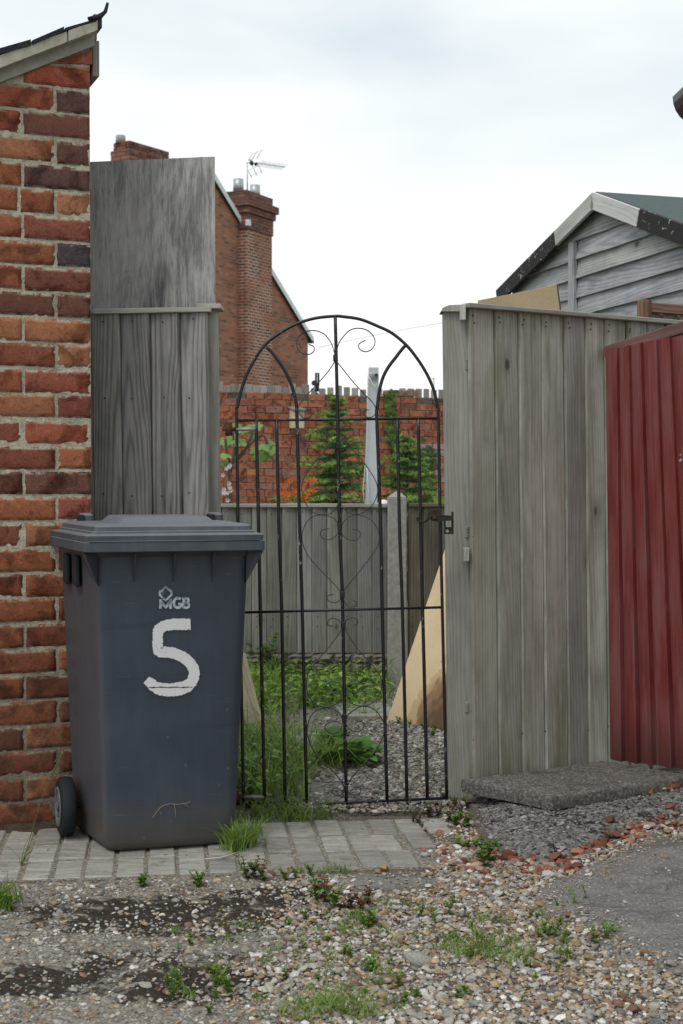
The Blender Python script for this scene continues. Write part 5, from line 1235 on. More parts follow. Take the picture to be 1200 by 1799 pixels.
# ------------------------------------------------------------------ gutter end, top right, on the eaves of a building outside the frame
gc = P(1224, 170, 4.85); gb_ = thing('brick_garage', Vector((1.75, 4.2, 0)), 'black half round gutter end of a building at the top right edge', 'building')
k = MB(); k.box(Vector((1.62, 4.05, 1.2)), (FX, FY, Z), (.2, .75, 1.25)); k.build('wall', M['house_brick'], gb_)
k = MB(); n = 12; pth = [gc, gc + Vector((.03, -.6, .0)), gc + Vector((.07, -1.5, 0))]; rad = .082
for p in pth:
    for i in range(n + 1): a = math.pi + math.pi * i / n; k.v.append(p + Vector((rad * math.cos(a), 0, rad * math.sin(a) * 1.15)))
for p in pth:
    for i in range(n + 1): a = math.pi + math.pi * i / n; k.v.append(p + Vector(((rad - .004) * math.cos(a), 0, (rad - .004) * math.sin(a) * 1.15)))
m1 = n + 1; T = 3 * m1
for s_ in range(2):
    for i in range(n): k.face((s_ * m1 + i, (s_ + 1) * m1 + i, (s_ + 1) * m1 + i + 1, s_ * m1 + i + 1), None, True); k.face((T + s_ * m1 + i, T + s_ * m1 + i + 1, T + (s_ + 1) * m1 + i + 1, T + (s_ + 1) * m1 + i), None, True)
for i in (0, n):
    for s_ in range(2): k.face((s_ * m1 + i, T + s_ * m1 + i, T + (s_ + 1) * m1 + i, (s_ + 1) * m1 + i))
k.face(list(range(m1))); k.build('gutter', M['gutter'], gb_)
k = MB(); k.box(gc + Vector((.16, -.75, -.03)), (FX, FY, Z), (.05, .75, .08), .004); k.build('fascia', M['gutter'], gb_)

# ------------------------------------------------------------------ loose stones
ICO_V = np.array([(0, 1, 1.618), (0, -1, 1.618), (0, 1, -1.618), (0, -1, -1.618), (1, 1.618, 0), (-1, 1.618, 0), (1, -1.618, 0), (-1, -1.618, 0), (1.618, 0, 1), (-1.618, 0, 1), (1.618, 0, -1), (-1.618, 0, -1)]) / 1.902
ICO_F = np.array([(0, 9, 1), (0, 1, 8), (0, 8, 4), (0, 4, 5), (0, 5, 9), (1, 9, 7), (1, 7, 6), (1, 6, 8), (8, 6, 10), (8, 10, 4), (4, 10, 2), (4, 2, 5), (5, 2, 11), (5, 11, 9), (9, 11, 7), (7, 11, 3), (7, 3, 6), (6, 3, 10), (10, 3, 2), (2, 3, 11)])
STONE = np.array([(.38, .35, .30), (.50, .47, .42), (.26, .25, .235), (.33, .24, .145), (.41, .32, .205), (.25, .16, .095), (.16, .155, .148), (.60, .58, .54), (.21, .115, .085), (.31, .28, .24)])
def pebbles(name, xy, zf, rad, mat, pal=STONE, sink=.25, weights=None, rng=nrg, flat=(.45, .8)):
    n = len(xy); ax = rng.uniform(.75, 1.3, (n, 3)); ax[:, 2] = rng.uniform(*flat, n); ang = rng.uniform(0, 2 * math.pi, n)
    V = ICO_V[None] * (1 + rng.uniform(-.26, .24, (n, 12, 1))); V = V * (ax * rad[:, None])[:, None, :]
    c, s = np.cos(ang)[:, None], np.sin(ang)[:, None]; tilt = rng.uniform(-.35, .35, (n, 1))
    x = V[:, :, 0] * c - V[:, :, 1] * s; y = V[:, :, 0] * s + V[:, :, 1] * c; zz = V[:, :, 2] + x * tilt
    zz = zz + (np.array([zf(a, b) for a, b in xy]) + rad * ax[:, 2] * (1 - 2 * sink))[:, None]
    V = np.stack([x + xy[:, :1], y + xy[:, 1:2], zz], 2).reshape(-1, 3)
    F = (ICO_F[None] + (np.arange(n) * 12)[:, None, None]).reshape(-1, 3)
    w = weights if weights is not None else np.ones(len(pal)); ci = rng.choice(len(pal), n, p=np.array(w) / np.sum(w))
    T = pal[ci] * rng.uniform(.62, 1.2, (n, 1)); T = np.repeat(T, 12, 0)
    o = np_mesh(name, V, F, mat, T, smooth=True); o.data.set_sharp_from_angle(angle=R(48)); return o
def px(x, y):   # where a ground point appears, for choosing how thick the stones lie
    d = y; return 600 + x / d * FPX, 850 + (1.18 - gz(x, y)) / d * FPX
def scatter(n, fd, x0, x1, y0, y1, seed):
    rg2 = np.random.default_rng(seed); out = []
    while len(out) < n:
        x, y = rg2.uniform(x0, x1), rg2.uniform(y0, y1)
        if rg2.random() < fd(x, y): out.append((x, y))
    return np.array(out)
front = lambda x: 4.335 + .123 * (x - .245)      # front edge of the paving
SOIL = [(G(330, 1600), .48, .15), (G(210, 1720), .46, .14), (G(520, 1570), .13, .1)]
def dens(x, y):
    if y > front(x) - .02 and x < .27: return 0
    da = poly_d(ASPH, x, y) + nz3(x, y, 7, .05)
    if poly_d(MOUND, x, y) > -.01: return 0
    if da > -.01: return .03 + .75 * ss(.17, -.01, da + nz3(x, y, 16, .05))
    if y > 5.2: return 0
    u, v = px(x, y); d = ss(360, 700, u + (v - 1620) * .5 + nz3(x, y, 4, 190)) * .95 + .035
    if 560 < u < 770 and v < 1572: d *= .18
    for c, rx, ry in SOIL:
        q = math.hypot((x - c.x) / rx, (y - c.y) / ry)
        if q < 1: d *= .2 + .8 * ss(.4, 1.0, q + nz3(x, y, 12, .3))
    return d
xy = scatter(31000, dens, -1.15, 1.45, 2.75, 5.05, 2); rad = np.clip(nrg.lognormal(math.log(.0046), .42, len(xy)), .002, .0145)
asph_z = lambda x, y: max(yard_z(x, y), gz(x, y) - .004 + .024 * ss(-.01, .07, poly_d(ASPH, x, y) + nz3(x, y, 11, .03)) + nz3(x, y, 30, .003))
rad = np.where([poly_d(ASPH, a, b) > .04 for a, b in xy], rad * .6, rad)
tag(pebbles('gravel', xy, asph_z, rad, M['pebble'], sink=.16, weights=[3, 3, 2, 3, 3, 1.6, 1.2, 2, .7, 2.5]), 'buff and grey gravel scattered over the yard', kind='stuff')
def dens2(x, y):
    if y > front(x) - .02 and x < .27: return 0
    u, v = px(x, y); d = .9 if u < 620 else .1
    for c, rx, ry in SOIL:
        if math.hypot((x - c.x) / rx, (y - c.y) / ry) + nz3(x, y, 12, .3) < .9: d *= .45
    return d
xy = scatter(7500, dens2, -1.15, .4, 2.75, 4.4, 4); rad = np.clip(nrg.lognormal(math.log(.0042), .42, len(xy)), .002, .012)
tag(pebbles('grit', xy, yard_z, rad, M['pebble'], sink=.45, weights=[3, 2, 3, 1, 1.0, .8, 2, 1.2, .5, 3]), 'small grey grit bedded in the dark soil', kind='stuff')
# brick rubble along the edge of the mound
RUB = np.array([(.30, .115, .07), (.24, .09, .06), (.36, .17, .11), (.40, .30, .22), (.20, .08, .06), (.45, .43, .40)])
pts = []
for (u0, v0), (u1, v1), n, sp2 in (((860, 1500), (950, 1530), 60, 14), ((940, 1532), (1010, 1520), 90, 14), ((1005, 1515), (1065, 1483), 80, 10), ((1060, 1480), (1190, 1446), 120, 12), ((1050, 1400), (1200, 1405), 50, 10), ((800, 1470), (860, 1515), 40, 18), ((760, 1500), (860, 1540), 60, 16)):
    for _ in range(n):
        t = rnd.random(); p = G(u0 + (u1 - u0) * t + rnd.gauss(0, sp2), v0 + (v1 - v0) * t + rnd.gauss(0, sp2 * .45)); pts.append((p.x, p.y))
xy = np.array(pts); rad = np.clip(nrg.lognormal(math.log(.009), .4, len(xy)), .004, .022)
tag(pebbles('brick_rubble', xy, lambda x, y: max(gz(x, y), mound_z(x, y) if poly_d(MOUND, x, y) > 0 else 0) + .002, rad, M['pebble'], RUB, .2), 'red brick rubble along the foot of the mound', kind='stuff')
mxy = scatter(4500, lambda x, y: 1.0 if poly_d(MOUND, x, y) > .005 and y < 5.15 + .6 * (x - .45) else 0, .38, 1.45, 4.4, 5.5, 31); rad = np.clip(nrg.lognormal(math.log(.0042), .4, len(mxy)), .002, .011)
tag(pebbles('concrete_aggregate_rubble', mxy, mound_z, rad, M['pebble'], np.array([(.16, .156, .146), (.24, .234, .22), (.09, .086, .08), (.32, .31, .29), (.04, .034, .029)]), .5), 'dark grey aggregate standing out of the rough concrete mound', kind='stuff')
# garden gravel
def dens3(x, y):
    u, v = px(x, y); 
    return ss(.0, .25, x - (-.20 + (y - 5.3) * .08) + nz3(x, y, 5, .25)) * (1 if y < 7.6 else .5) + .06
xy = scatter(13000, dens3, -.75, .75, 5.03, 8.2, 6); xy = xy[[not (poly_d(MOUND, a, b) > -.02) for a, b in xy]]; rad = np.clip(nrg.lognormal(math.log(.0058), .40, len(xy)), .003, .015)
tag(pebbles('gravel', xy, path_z, rad, M['pebble'], np.array([(.31, .295, .265), (.40, .38, .345), (.22, .205, .185), (.33, .27, .20), (.15, .14, .125), (.50, .48, .44)]), .2), 'grey gravel on the garden path behind the gate', kind='stuff')
# dead leaf scraps and bits of twig
pm_l = []; rl = random.Random(44)
k = MB()
for _ in range(170):
    u, v = rl.uniform(-10, 1210), rl.uniform(1420, 1790)
    p = G(u, v); p.z = gz(p.x, p.y) + .008
    if poly_d(MOUND, p.x, p.y) > 0: p.z = mound_z(p.x, p.y) + .004
    a = rl.uniform(0, 6.28); d = Vector((math.cos(a), math.sin(a), rl.uniform(-.1, .25)))
    if rl.random() < .5: l = rl.uniform(.008, .03); k.tube([p, p + d * l * .5 + Vector((0, 0, .002)), p + d * l], .0009, 4)
    else:
        l = rl.uniform(.005, .012); e = Vector((-d.y, d.x, rl.uniform(-.3, .3))); b0 = len(k.v); k.v += [p, p + d * l * .5 + e * l * .35, p + d * l, p + d * l * .5 - e * l * .3]; k.face((b0, b0 + 1, b0 + 2, b0 + 3))
tag(k.build('leaf_litter', mat_plain('dead leaf', (.12, .075, .04), .9, .2)), 'scraps of dead leaf and twig lying about the yard', kind='stuff')
# a few stones one can pick out
for i, (u, v, r_, c, lab) in enumerate(((937, 1533, .021, (.50, .46, .38), 'pale cream stone at the edge of the brick rubble'), (735, 1690, .042, (.30, .29, .26), 'rough grey stone half sunk in the gravel beside moss'), (1103, 1670, .022, (.30, .24, .17), 'smooth brown pebble at the edge of the asphalt'), (1168, 1575, .014, (.28, .275, .26), 'small grey stone lying alone on the asphalt'), (675, 1528, .017, (.36, .19, .07), 'orange pebble at the front edge of the paving'), (771, 1466, .016, (.26, .12, .085), 'red brown pebble below the weeds by the post'))):
    p = G(u, v); o = pebbles('stone', np.array([(p.x, p.y)]), lambda x, y: gz(x, y) + (.015 if i == 3 else 0), np.array([r_]), M['pebble'], np.array([c]), .42 if i == 1 else .25); tag(o, lab, 'stone')

# ------------------------------------------------------------------ plants
GREEN = np.array([(.11, .19, .035), (.08, .15, .028), (.15, .23, .05), (.065, .125, .03), (.18, .23, .07)])
def blades(base, hgt, wid, lean, rng, seg=4):
    """base (n,3), heights, widths, lean amount -> verts, quads, per-vertex blade index"""
    n = len(base); a = rng.uniform(0, 2 * math.pi, n); dx = np.stack([np.cos(a), np.sin(a), np.zeros(n)], 1); b = rng.uniform(0, 2 * math.pi, n); sx = np.stack([np.cos(b), np.sin(b), np.zeros(n)], 1)
    V = np.zeros((n, seg + 1, 2, 3)); ln = lean * rng.uniform(.3, 1.3, n)
    for k in range(seg + 1):
        f = k / seg; c = base + dx * (ln * hgt * f ** 2)[:, None]; c[:, 2] += hgt * (f - .35 * ln * f ** 3)
        w = (wid * (1 - f ** 1.6) + .0003)[:, None]; V[:, k, 0] = c - sx * w; V[:, k, 1] = c + sx * w
    F = []; idx = np.arange(n)[:, None] * (seg + 1) * 2
    for k in range(seg): F.append(np.concatenate([idx + 2 * k, idx + 2 * k + 1, idx + 2 * k + 3, idx + 2 * k + 2], 1))
    return V.reshape(-1, 3), np.concatenate(F), np.repeat(np.arange(n), (seg + 1) * 2)
class PlantMesh:
    def __init__(s): s.V = []; s.F = []; s.T = []; s.n = 0
    def add(s, V, F, T):
        if F.shape[1] == 4: F = np.concatenate([F[:, [0, 1, 2]], F[:, [0, 2, 3]]])
        s.V.append(V); s.F.append(F + s.n); s.T.append(T); s.n += len(V)
    def grass(s, base, h, w, lean, rng, pal=GREEN):
        V, F, bi = blades(base, h, w, lean, rng); c = pal[rng.integers(0, len(pal), len(base))] * rng.uniform(.7, 1.25, (len(base), 1)); s.add(V, F, c[bi])
    def leaf(s, p, d, up, L, Wd, col, droop=.3, n=4, lobes=0):
        """one folded leaf with a midrib"""
        p, d, up = Vector(p), Vector(d).normalized(), Vector(up); sd = d.cross(up).normalized(); up = sd.cross(d); V = []
        for k in range(n + 1):
            f = k / n; w = Wd * math.sin(math.pi * min(1, f * .92 + .06)) ** .8 * (1 - .25 * f)
            if lobes: w *= 1 + .35 * math.cos(f * lobes * 2 * math.pi)
            c = p + d * (L * f) - Vector((0, 0, 1)) * (droop * L * f * f)
            V += [c - sd * w + up * w * .35, c, c + sd * w + up * w * .35]
        F = []
        for k in range(n):
            for q in (0, 1): F.append((k * 3 + q, k * 3 + q + 1, k * 3 + 4 + q, k * 3 + 3 + q))
        s.add(np.array([tuple(v) for v in V]), np.array(F), np.tile(np.array(col), (len(V), 1)))
    def stem(s, pts, r, col, n=4):
        m_ = MB(); m_.tube(pts, r, n, cap=False); s.add(np.array([tuple(v) for v in m_.v]), np.array(m_.f), np.tile(np.array(col), (len(m_.v), 1)))
    def build(s, name, mat, parent=None): return np_mesh(name, np.concatenate(s.V), np.concatenate(s.F), mat, np.concatenate(s.T), parent)
def weed(pm, p, h, nst, leaf, rng, col=(.14, .235, .042), spread=.6, red=0.0, narrow=.38):
    for _ in range(nst):
        a = rng.uniform(0, 2 * math.pi); l = rng.uniform(.15, spread); hh = h * rng.uniform(.6, 1.1); d = Vector((math.cos(a) * l, math.sin(a) * l, 1))
        pts = [Vector(p) + Vector((d.x * hh * f * f, d.y * hh * f * f, hh * f)) for f in (0, .35, .7, 1)]; c = tuple(x * rng.uniform(.95, 1.55) for x in col)
        if rng.random() < red: c = (.16, .055, .035)
        pm.stem(pts, .0011, tuple(x * .9 for x in c))
        k = max(4, int(hh / leaf * 3.2))
        for i in range(k):
            f = .12 + .88 * i / k; q = pts[0].lerp(pts[-1], f); q = Vector((pts[0].x + d.x * hh * f * f, pts[0].y + d.y * hh * f * f, pts[0].z + hh * f)); b = i * 2.4 + rng.uniform(-.5, .5)
            pm.leaf(q, (math.cos(b), math.sin(b), rng.uniform(.1, .8)), (0, 0, 1), leaf * rng.uniform(.7, 1.15) * (1 - .35 * f), leaf * narrow * rng.uniform(.8, 1.1), tuple(x * rng.uniform(.8, 1.25) for x in c), .25, 3)
def vec(p): return Vector((p.x, p.y, gz(p.x, p.y)))
def weed_thing(uv_list, h, nst, leaf, label, seed, **k):
    sp = max(math.hypot(a[0] - b[0], a[1] - b[1]) for a in uv_list for b in uv_list)
    rng = random.Random(seed); pm = PlantMesh(); base = []
    for u, v in uv_list: weed(pm, vec(G(u, v)), h, nst, leaf, rng, **k)
    if sp > 14: return tag(pm.build('weeds', M['leaf']), label, kind='stuff')
    return tag(pm.build('weed', M['leaf']), label, 'weed', 'weeds growing in the yard')
def tuft_thing(uv_list, n, h, label, seed, lean=.6, w=.0016, sp=.02, pal=GREEN, leaves=0):
    rng = np.random.default_rng(seed); pm = PlantMesh(); B = []
    for u, v in uv_list:
        p = vec(G(u, v)); q = np.tile(np.array(p), (n, 1)); q[:, :2] += rng.normal(0, sp, (n, 2)); B.append(q)
    B = np.concatenate(B); pm.grass(B, h * rng.uniform(.45, 1.1, len(B)), np.full(len(B), w), lean, rng, pal)
    if len(uv_list) > 3: return tag(pm.build('grass', M['leaf']), label, kind='stuff')
    return tag(pm.build('grass_tuft', M['leaf']), label, 'grass tuft', 'grass tufts in the yard')
BRIGHT = np.array([(.18, .29, .045), (.14, .25, .04), (.21, .32, .06), (.24, .31, .10)])
tuft_thing([(412, 1497), (424, 1494), (436, 1488)], 160, .115, 'bright grass tuft growing against the right foot of the bin', 21, .75, .0013, .018, BRIGHT)
tuft_thing([(505, 1535), (540, 1533), (580, 1532), (605, 1530)], 26, .035, 'low grass along the front edge of the paving', 22, 1.0, .0014, .02, BRIGHT)
tuft_thing([(570, 1775), (600, 1770), (630, 1782), (545, 1780)], 90, .05, 'bright green grass patch at the bottom middle of the yard', 23, 1.1, .0014, .035, BRIGHT)
tuft_thing([(800, 1670), (840, 1675), (880, 1685), (920, 1690), (855, 1660)], 55, .05, 'long green grass patch in the gravel before the asphalt', 24, 1.2, .0014, .035, BRIGHT)
tuft_thing([(0, 1600), (12, 1585), (-14, 1590)], 50, .10, 'green grass at the left edge before the paving', 25, .9, .0015, .02, BRIGHT)
weed_thing([(4, 1592), (-8, 1580), (14, 1600)], .05, 6, .02, 'leafy weed at the left edge of the yard', 31)
weed_thing([(247, 1560), (252, 1558)], .05, 4, .018, 'small leafy weed at the paving edge below the left of the bin', 32, col=(.12, .20, .03))
weed_thing([(345, 1560), (350, 1558)], .055, 4, .018, 'small leafy weed at the paving edge below the middle of the bin', 33, col=(.13, .21, .03))
weed_thing([(432, 1546), (446, 1546), (460, 1549)], .06, 6, .02, 'bushy weed with yellowish leaves right of the bin at the paving edge', 34, col=(.12, .16, .04), red=.15)
weed_thing([(500, 1548), (520, 1545), (545, 1540)], .04, 5, .015, 'creeping weed along the cracked front of the paving', 35, red=.2)
weed_thing([(570, 1590), (590, 1600), (555, 1585)], .075, 5, .026, 'tall green weed in the middle with reddish stems', 36, red=.35)
weed_thing([(615, 1600), (635, 1605), (645, 1590)], .055, 6, .018, 'rusty red weed in the middle of the gravel', 37, col=(.13, .08, .035), red=.55)
weed_thing([(655, 1625), (645, 1632)], .045, 6, .022, 'low green weed right of the rusty weed', 38)
weed_thing([(648, 1708), (655, 1703)], .035, 5, .02, 'small green weed beside the grey half sunk stone', 39)
weed_thing([(300, 1745), (312, 1735), (305, 1760)], .06, 6, .015, 'yellow green feathery weed in the dark soil', 40, col=(.13, .20, .04), narrow=.25)
weed_thing([(375, 1725), (390, 1730), (400, 1745)], .045, 6, .016, 'spreading green weed right of the feathery weed', 41, narrow=.3)
weed_thing([(850, 1525), (845, 1512), (858, 1516)], .075, 4, .032, 'upright leafy weed at the left foot of the mound', 42, col=(.11, .19, .035))
weed_thing([(820, 1490), (836, 1488), (805, 1486)], .03, 5, .024, 'flat green weed patch left of the mound', 43)
weed_thing([(770, 1440), (790, 1445), (810, 1440), (752, 1436), (800, 1425)], .06, 7, .015, 'brownish mixed weeds at the foot of the fence post', 44, col=(.11, .115, .04), red=.4)
weed_thing([(815, 1418), (800, 1452), (820, 1455)], .05, 6, .022, 'green weeds growing where post meets mound', 45, col=(.10, .17, .03))
weed_thing([(726, 1447), (734, 1449)], .055, 9, .010, 'dry wiry sprig at the right back of the paving', 46, col=(.10, .085, .045), narrow=.15, spread=1.0)
weed_thing([(1012, 1600), (1030, 1590)], .075, 2, .014, 'thin sprig standing in front of the asphalt edge', 47, narrow=.2)
weed_thing([(1065, 1655), (1075, 1650), (1045, 1660)], .055, 4, .016, 'slanting green sprig on the asphalt corner', 48, narrow=.22)
weed_thing([(955, 1640), (975, 1648), (990, 1660), (1000, 1690)], .055, 4, .016, 'scattered green weeds before the asphalt', 49, narrow=.25)
weed_thing([(740, 1615), (765, 1625), (790, 1610)], .05, 4, .017, 'thin green weeds between the rusty weed and the grass patch', 50, narrow=.25)
weed_thing([(700, 1735), (712, 1762), (730, 1755)], .03, 5, .017, 'tiny green weeds right of the bright grass patch', 51)
weed_thing([(805, 1757), (818, 1750)], .03, 5, .015, 'tiny green weed low in the pale gravel at the bottom', 52)
weed_thing([(1065, 1482), (1070, 1478)], .03, 6, .012, 'small olive weed in the crevice between mound and asphalt', 53, col=(.10, .12, .04))
# tiny seedlings all through the gravel
pm = PlantMesh(); rw = random.Random(91)
for _ in range(150):
    u, v = (rw.uniform(520, 1020), rw.gauss(1640, 45)) if rw.random() < .6 else (rw.uniform(300, 720), rw.uniform(1600, 1800))
    if v < 1560 or v > 1800: continue
    p = vec(G(u, v))
    if rw.random() < .5: weed(pm, p, rw.uniform(.012, .035), rw.randint(2, 5), rw.uniform(.008, .015), rw, red=.12)
    else:
        q = np.tile(np.array(p), (14, 1)); q[:, :2] += nrg.normal(0, .012, (14, 2)); pm.grass(q, nrg.uniform(.012, .04, 14), np.full(14, .0013), 1.2, nrg, BRIGHT)
tag(pm.build('seedling_weeds', M['leaf']), 'tiny green seedlings scattered through the gravel', kind='stuff')
# seeding grass stalk by the wheel
pm = PlantMesh(); b = vec(G(38, 1522)); pts = [b, b + Vector((.03, 0, .10)), b + Vector((.065, 0, .22)), b + Vector((.125, .01, .345))]
pm.stem(pts, .0014, (.14, .16, .06))
for i in range(26):
    f = i / 26; q = pts[2].lerp(pts[3], .35 + .65 * f); a = i * 2.1; pm.leaf(q, (math.cos(a) * .5 + .3, math.sin(a) * .5, .8), (0, 0, 1), .016, .0024, (.22, .21, .09), 0, 2)
pm.grass(np.tile(np.array(b), (5, 1)), np.array([.10, .12, .09, .14, .11]), np.full(5, .002), 1.3, np.random.default_rng(3), BRIGHT)
pm.leaf(b + Vector((.02, 0, .05)), (1, 0, .25), (0, 0, 1), .12, .0028, (.26, .30, .16), .15, 5)
tag(pm.build('grass_stalk', M['leaf']), 'tall seeding grass stalk before the bin wheel', 'grass')
# twig on the paving
k = MB(); k.tube([PZ(360, 1509, .014), PZ(385, 1507, .016), PZ(400, 1503, .016), PZ(420, 1497, .014)], .0022, 6)
tag(k.build('twig', mat_plain('pale twig', (.5, .48, .44), .9, .2)), 'pale twig lying on the paving right of the bin', 'twig')

# garden growth
rng = np.random.default_rng(77)
def garden_field(n, fd, hmin, hmax, w, lean, seed, pal=GREEN):
    xy = scatter(n, fd, -1.3, .75, 5.14, 8.38, seed); B = np.c_[xy, [path_z(a, b) for a, b in xy]]; rg_2 = np.random.default_rng(seed)
    hh = np.array([hmin + (hmax - hmin) * rg_2.random() ** 1.3 for _ in xy]); return B, hh
def gd(x, y):
    u, v = px(x, y); a = ss(560, 470, u + nz3(x, y, 6, 70)) * ss(1455, 1405, v)
    far = ss(1275, 1225, v + nz3(x, y, 5, 30)) * ss(700, 650, u)
    return max(a, far) * (.2 if (420 < u < 560 and 1262 < v < 1330) else 1)
pm = PlantMesh(); B, hh = garden_field(9500, gd, .05, .24, .003, .8, 9); hh *= np.where((B[:, 1] > 7.0) & (B[:, 0] > -.35), .65, 1.1)
GG = np.array([(.22, .36, .055), (.18, .31, .05), (.27, .42, .08), (.11, .22, .04), (.30, .41, .115), (.36, .36, .17)])
pm.grass(B, hh, np.full(len(B), .0026), .85, np.random.default_rng(5), GG)
rr = random.Random(12)
for _ in range(3000):
    k = rr.randrange(len(B)); p = Vector(B[k]) + Vector((0, 0, rr.uniform(.01, .13))); a = rr.uniform(0, 6.28); c = GG[rr.randrange(5)] * rr.uniform(.8, 1.25)
    pm.leaf(p, (math.cos(a), math.sin(a), rr.uniform(.1, 1)), (0, 0, 1), rr.uniform(.03, .075), rr.uniform(.009, .02), tuple(c), .4, 3)
tag(pm.build('rough_grass', M['leaf']), 'long grass and low weeds growing behind the gate', kind='stuff')
tuft_thing([(500, 1432), (530, 1440), (470, 1436), (555, 1436), (445, 1440)], 70, .085, 'green grass creeping under the left of the gate', 61, 1.0, .0018, .045, BRIGHT)
tuft_thing([(470, 1345), (500, 1350), (450, 1370)], 130, .26, 'long arching grass clump behind the left gate bars', 62, 1.1, .0026, .06, GG)
tuft_thing([(560, 1350), (585, 1345)], 110, .20, 'arching grass clump below the dock plant', 63, 1.5, .0024, .05, BRIGHT)
weed_thing([(785, 1280), (795, 1300), (800, 1262)], .17, 5, .04, 'pale green sapling between the fibreboard and the fence post', 64, col=(.11, .19, .05), spread=.4)
weed_thing([(790, 1390), (800, 1370), (780, 1410), (795, 1345)], .06, 6, .02, 'small weeds along the path edge by the gate post', 65, col=(.10, .16, .035))
weed_thing([(745, 1285), (765, 1290), (720, 1280), (700, 1275), (760, 1300)], .05, 6, .018, 'small weeds along the foot of the fibreboard', 66, col=(.11, .18, .035))
weed_thing([(735, 1330), (750, 1360), (705, 1395), (765, 1380)], .03, 5, .015, 'sparse seedlings in the garden gravel', 67, col=(.12, .17, .04))
weed_thing([(445, 1195), (452, 1200), (470, 1205)], .32, 6, .07, 'tall leafy nettles at the left foot of the garden fence', 68, col=(.075, .14, .03), spread=.35)
weed_thing([(505, 1215), (475, 1215)], .30, 3, .03, 'tall flowering weeds before the rock faced base', 69, col=(.15, .17, .07), spread=.25, narrow=.3)
weed_thing([(435, 1400), (430, 1385), (438, 1412)], .10, 5, .02, 'pinkish flowering weed at the left foot of the gate', 70, col=(.12, .15, .05), red=.25)
def dock(uv_list, label, seed, L, n, name='dock_plant'):
    rng = random.Random(seed); c0 = Vector(G(*uv_list[0])); t = thing(name, c0, label, 'plant')
    for u, v in uv_list:
        c = Vector(G(u, v))
        for i in range(n):
            pm = PlantMesh(); a = i * 2.4 + rng.uniform(-.4, .4); el = rng.uniform(.5, 2.6); l = L * rng.uniform(.6, 1.1); c1 = tuple(np.array((.12, .24, .045)) * rng.uniform(.55, 1.5))
            d = Vector((math.cos(a), math.sin(a), el)).normalized(); pm.stem([c, c + d * l * .35], .003, (.11, .14, .05)); pm.leaf(c + d * l * .33, d, (0, 0, 1), l, l * .27, c1, .45, 7, 2); pm.build('leaf', M['leaf'], t)
dock([(610, 1345), (585, 1330), (630, 1350)], 'broad leaved green dock plant on the path behind the gate centre', 5, .15, 26)
dock([(600, 1235), (570, 1228), (640, 1222)], 'dark green broad leaved plant before the rock faced fence base', 6, .15, 12)

# conifers
def conifer(base, H, rad, label, seed, z_lo=.45):
    rng = random.Random(seed); t = thing('conifer_tree', base, label, 'tree', 'young conifers before the garden wall'); k = MB(); k.tube([base, base + Z * H * .97], [.03, .004], 7); k.build('trunk', M['bark'], t)
    V = []; T = []; z = z_lo
    nbr = int(150 * H / 2)
    for b in range(nbr):
            f = 1 - (1 - (b + rng.random()) / nbr) ** .85; z = z_lo + f * (H - z_lo - .02); L0 = rad * (1 - f) ** .85 + .05; ph = b * 2.4; nb_ = 1; zj = 0
            a = ph + rng.uniform(-.5, .5); L = L0 * rng.choice((rng.uniform(.4, .8), rng.uniform(.8, 1.05), rng.uniform(1.0, 1.3)))
            tilt = .55 * f - .05 + rng.uniform(-.15, .15); d = Vector((math.cos(a), math.sin(a), tilt)).normalized(); sd = d.cross(Z).normalized(); nt = max(5, int(L / .028))
            d = Vector((math.cos(a), math.sin(a), tilt)).normalized(); zj = rng.gauss(0, .03); sd = d.cross(Z).normalized(); nt = max(5, int(L / .028))
            for i in range(nt):
                s = (i + .6) / nt; p = base + Z * (z + zj) + d * (L * s) - Z * (.42 * L * s * s - .22 * L * s ** 3)
                for sg in (-1, 0, 1):
                    tl = (.13 * (1 - .55 * s) + .02) * rng.uniform(.7, 1.2) * min(1, .4 + L); td = (d * .75 + sd * sg * .8 - Z * rng.uniform(.05, .45)).normalized()
                    tip = s > .55; col = np.array((.27, .40, .085) if tip and rng.random() < .75 else (.11, .21, .055)) * rng.uniform(.75, 1.25)
                    for q in range(9):
                        c = p + td * (tl * (q + .5) / 9); w = .020 * (1 - .4 * q / 9)
                        o = Vector((rng.gauss(0, 1), rng.gauss(0, 1), rng.gauss(0, .7))).normalized(); e = (td * .8 + o).normalized()
                        s2 = e.cross(o if abs(e.dot(o)) < .95 else Z).normalized() * .0062
                        V += [c - s2, c + s2, c + e * w * 1.7]; T += [tuple(col)] * 3
    V = np.array([tuple(v) for v in V]); np_mesh('crown', V, np.arange(len(V)).reshape(-1, 3), M['needle'], np.array(T), t)
cb_ = P(590, 1060, 14.2); cb_.z = 0; conifer(cb_, P(590, 700, 14.2).z + 0.03, .62, 'young green spruce with a pointed top left of the pole', 4)
cb2 = P(715, 1060, 14.6); cb2.z = 0; conifer(cb2, P(712, 762, 14.6).z, .64, 'shorter rounder conifer right of the pole under the ivy', 9)
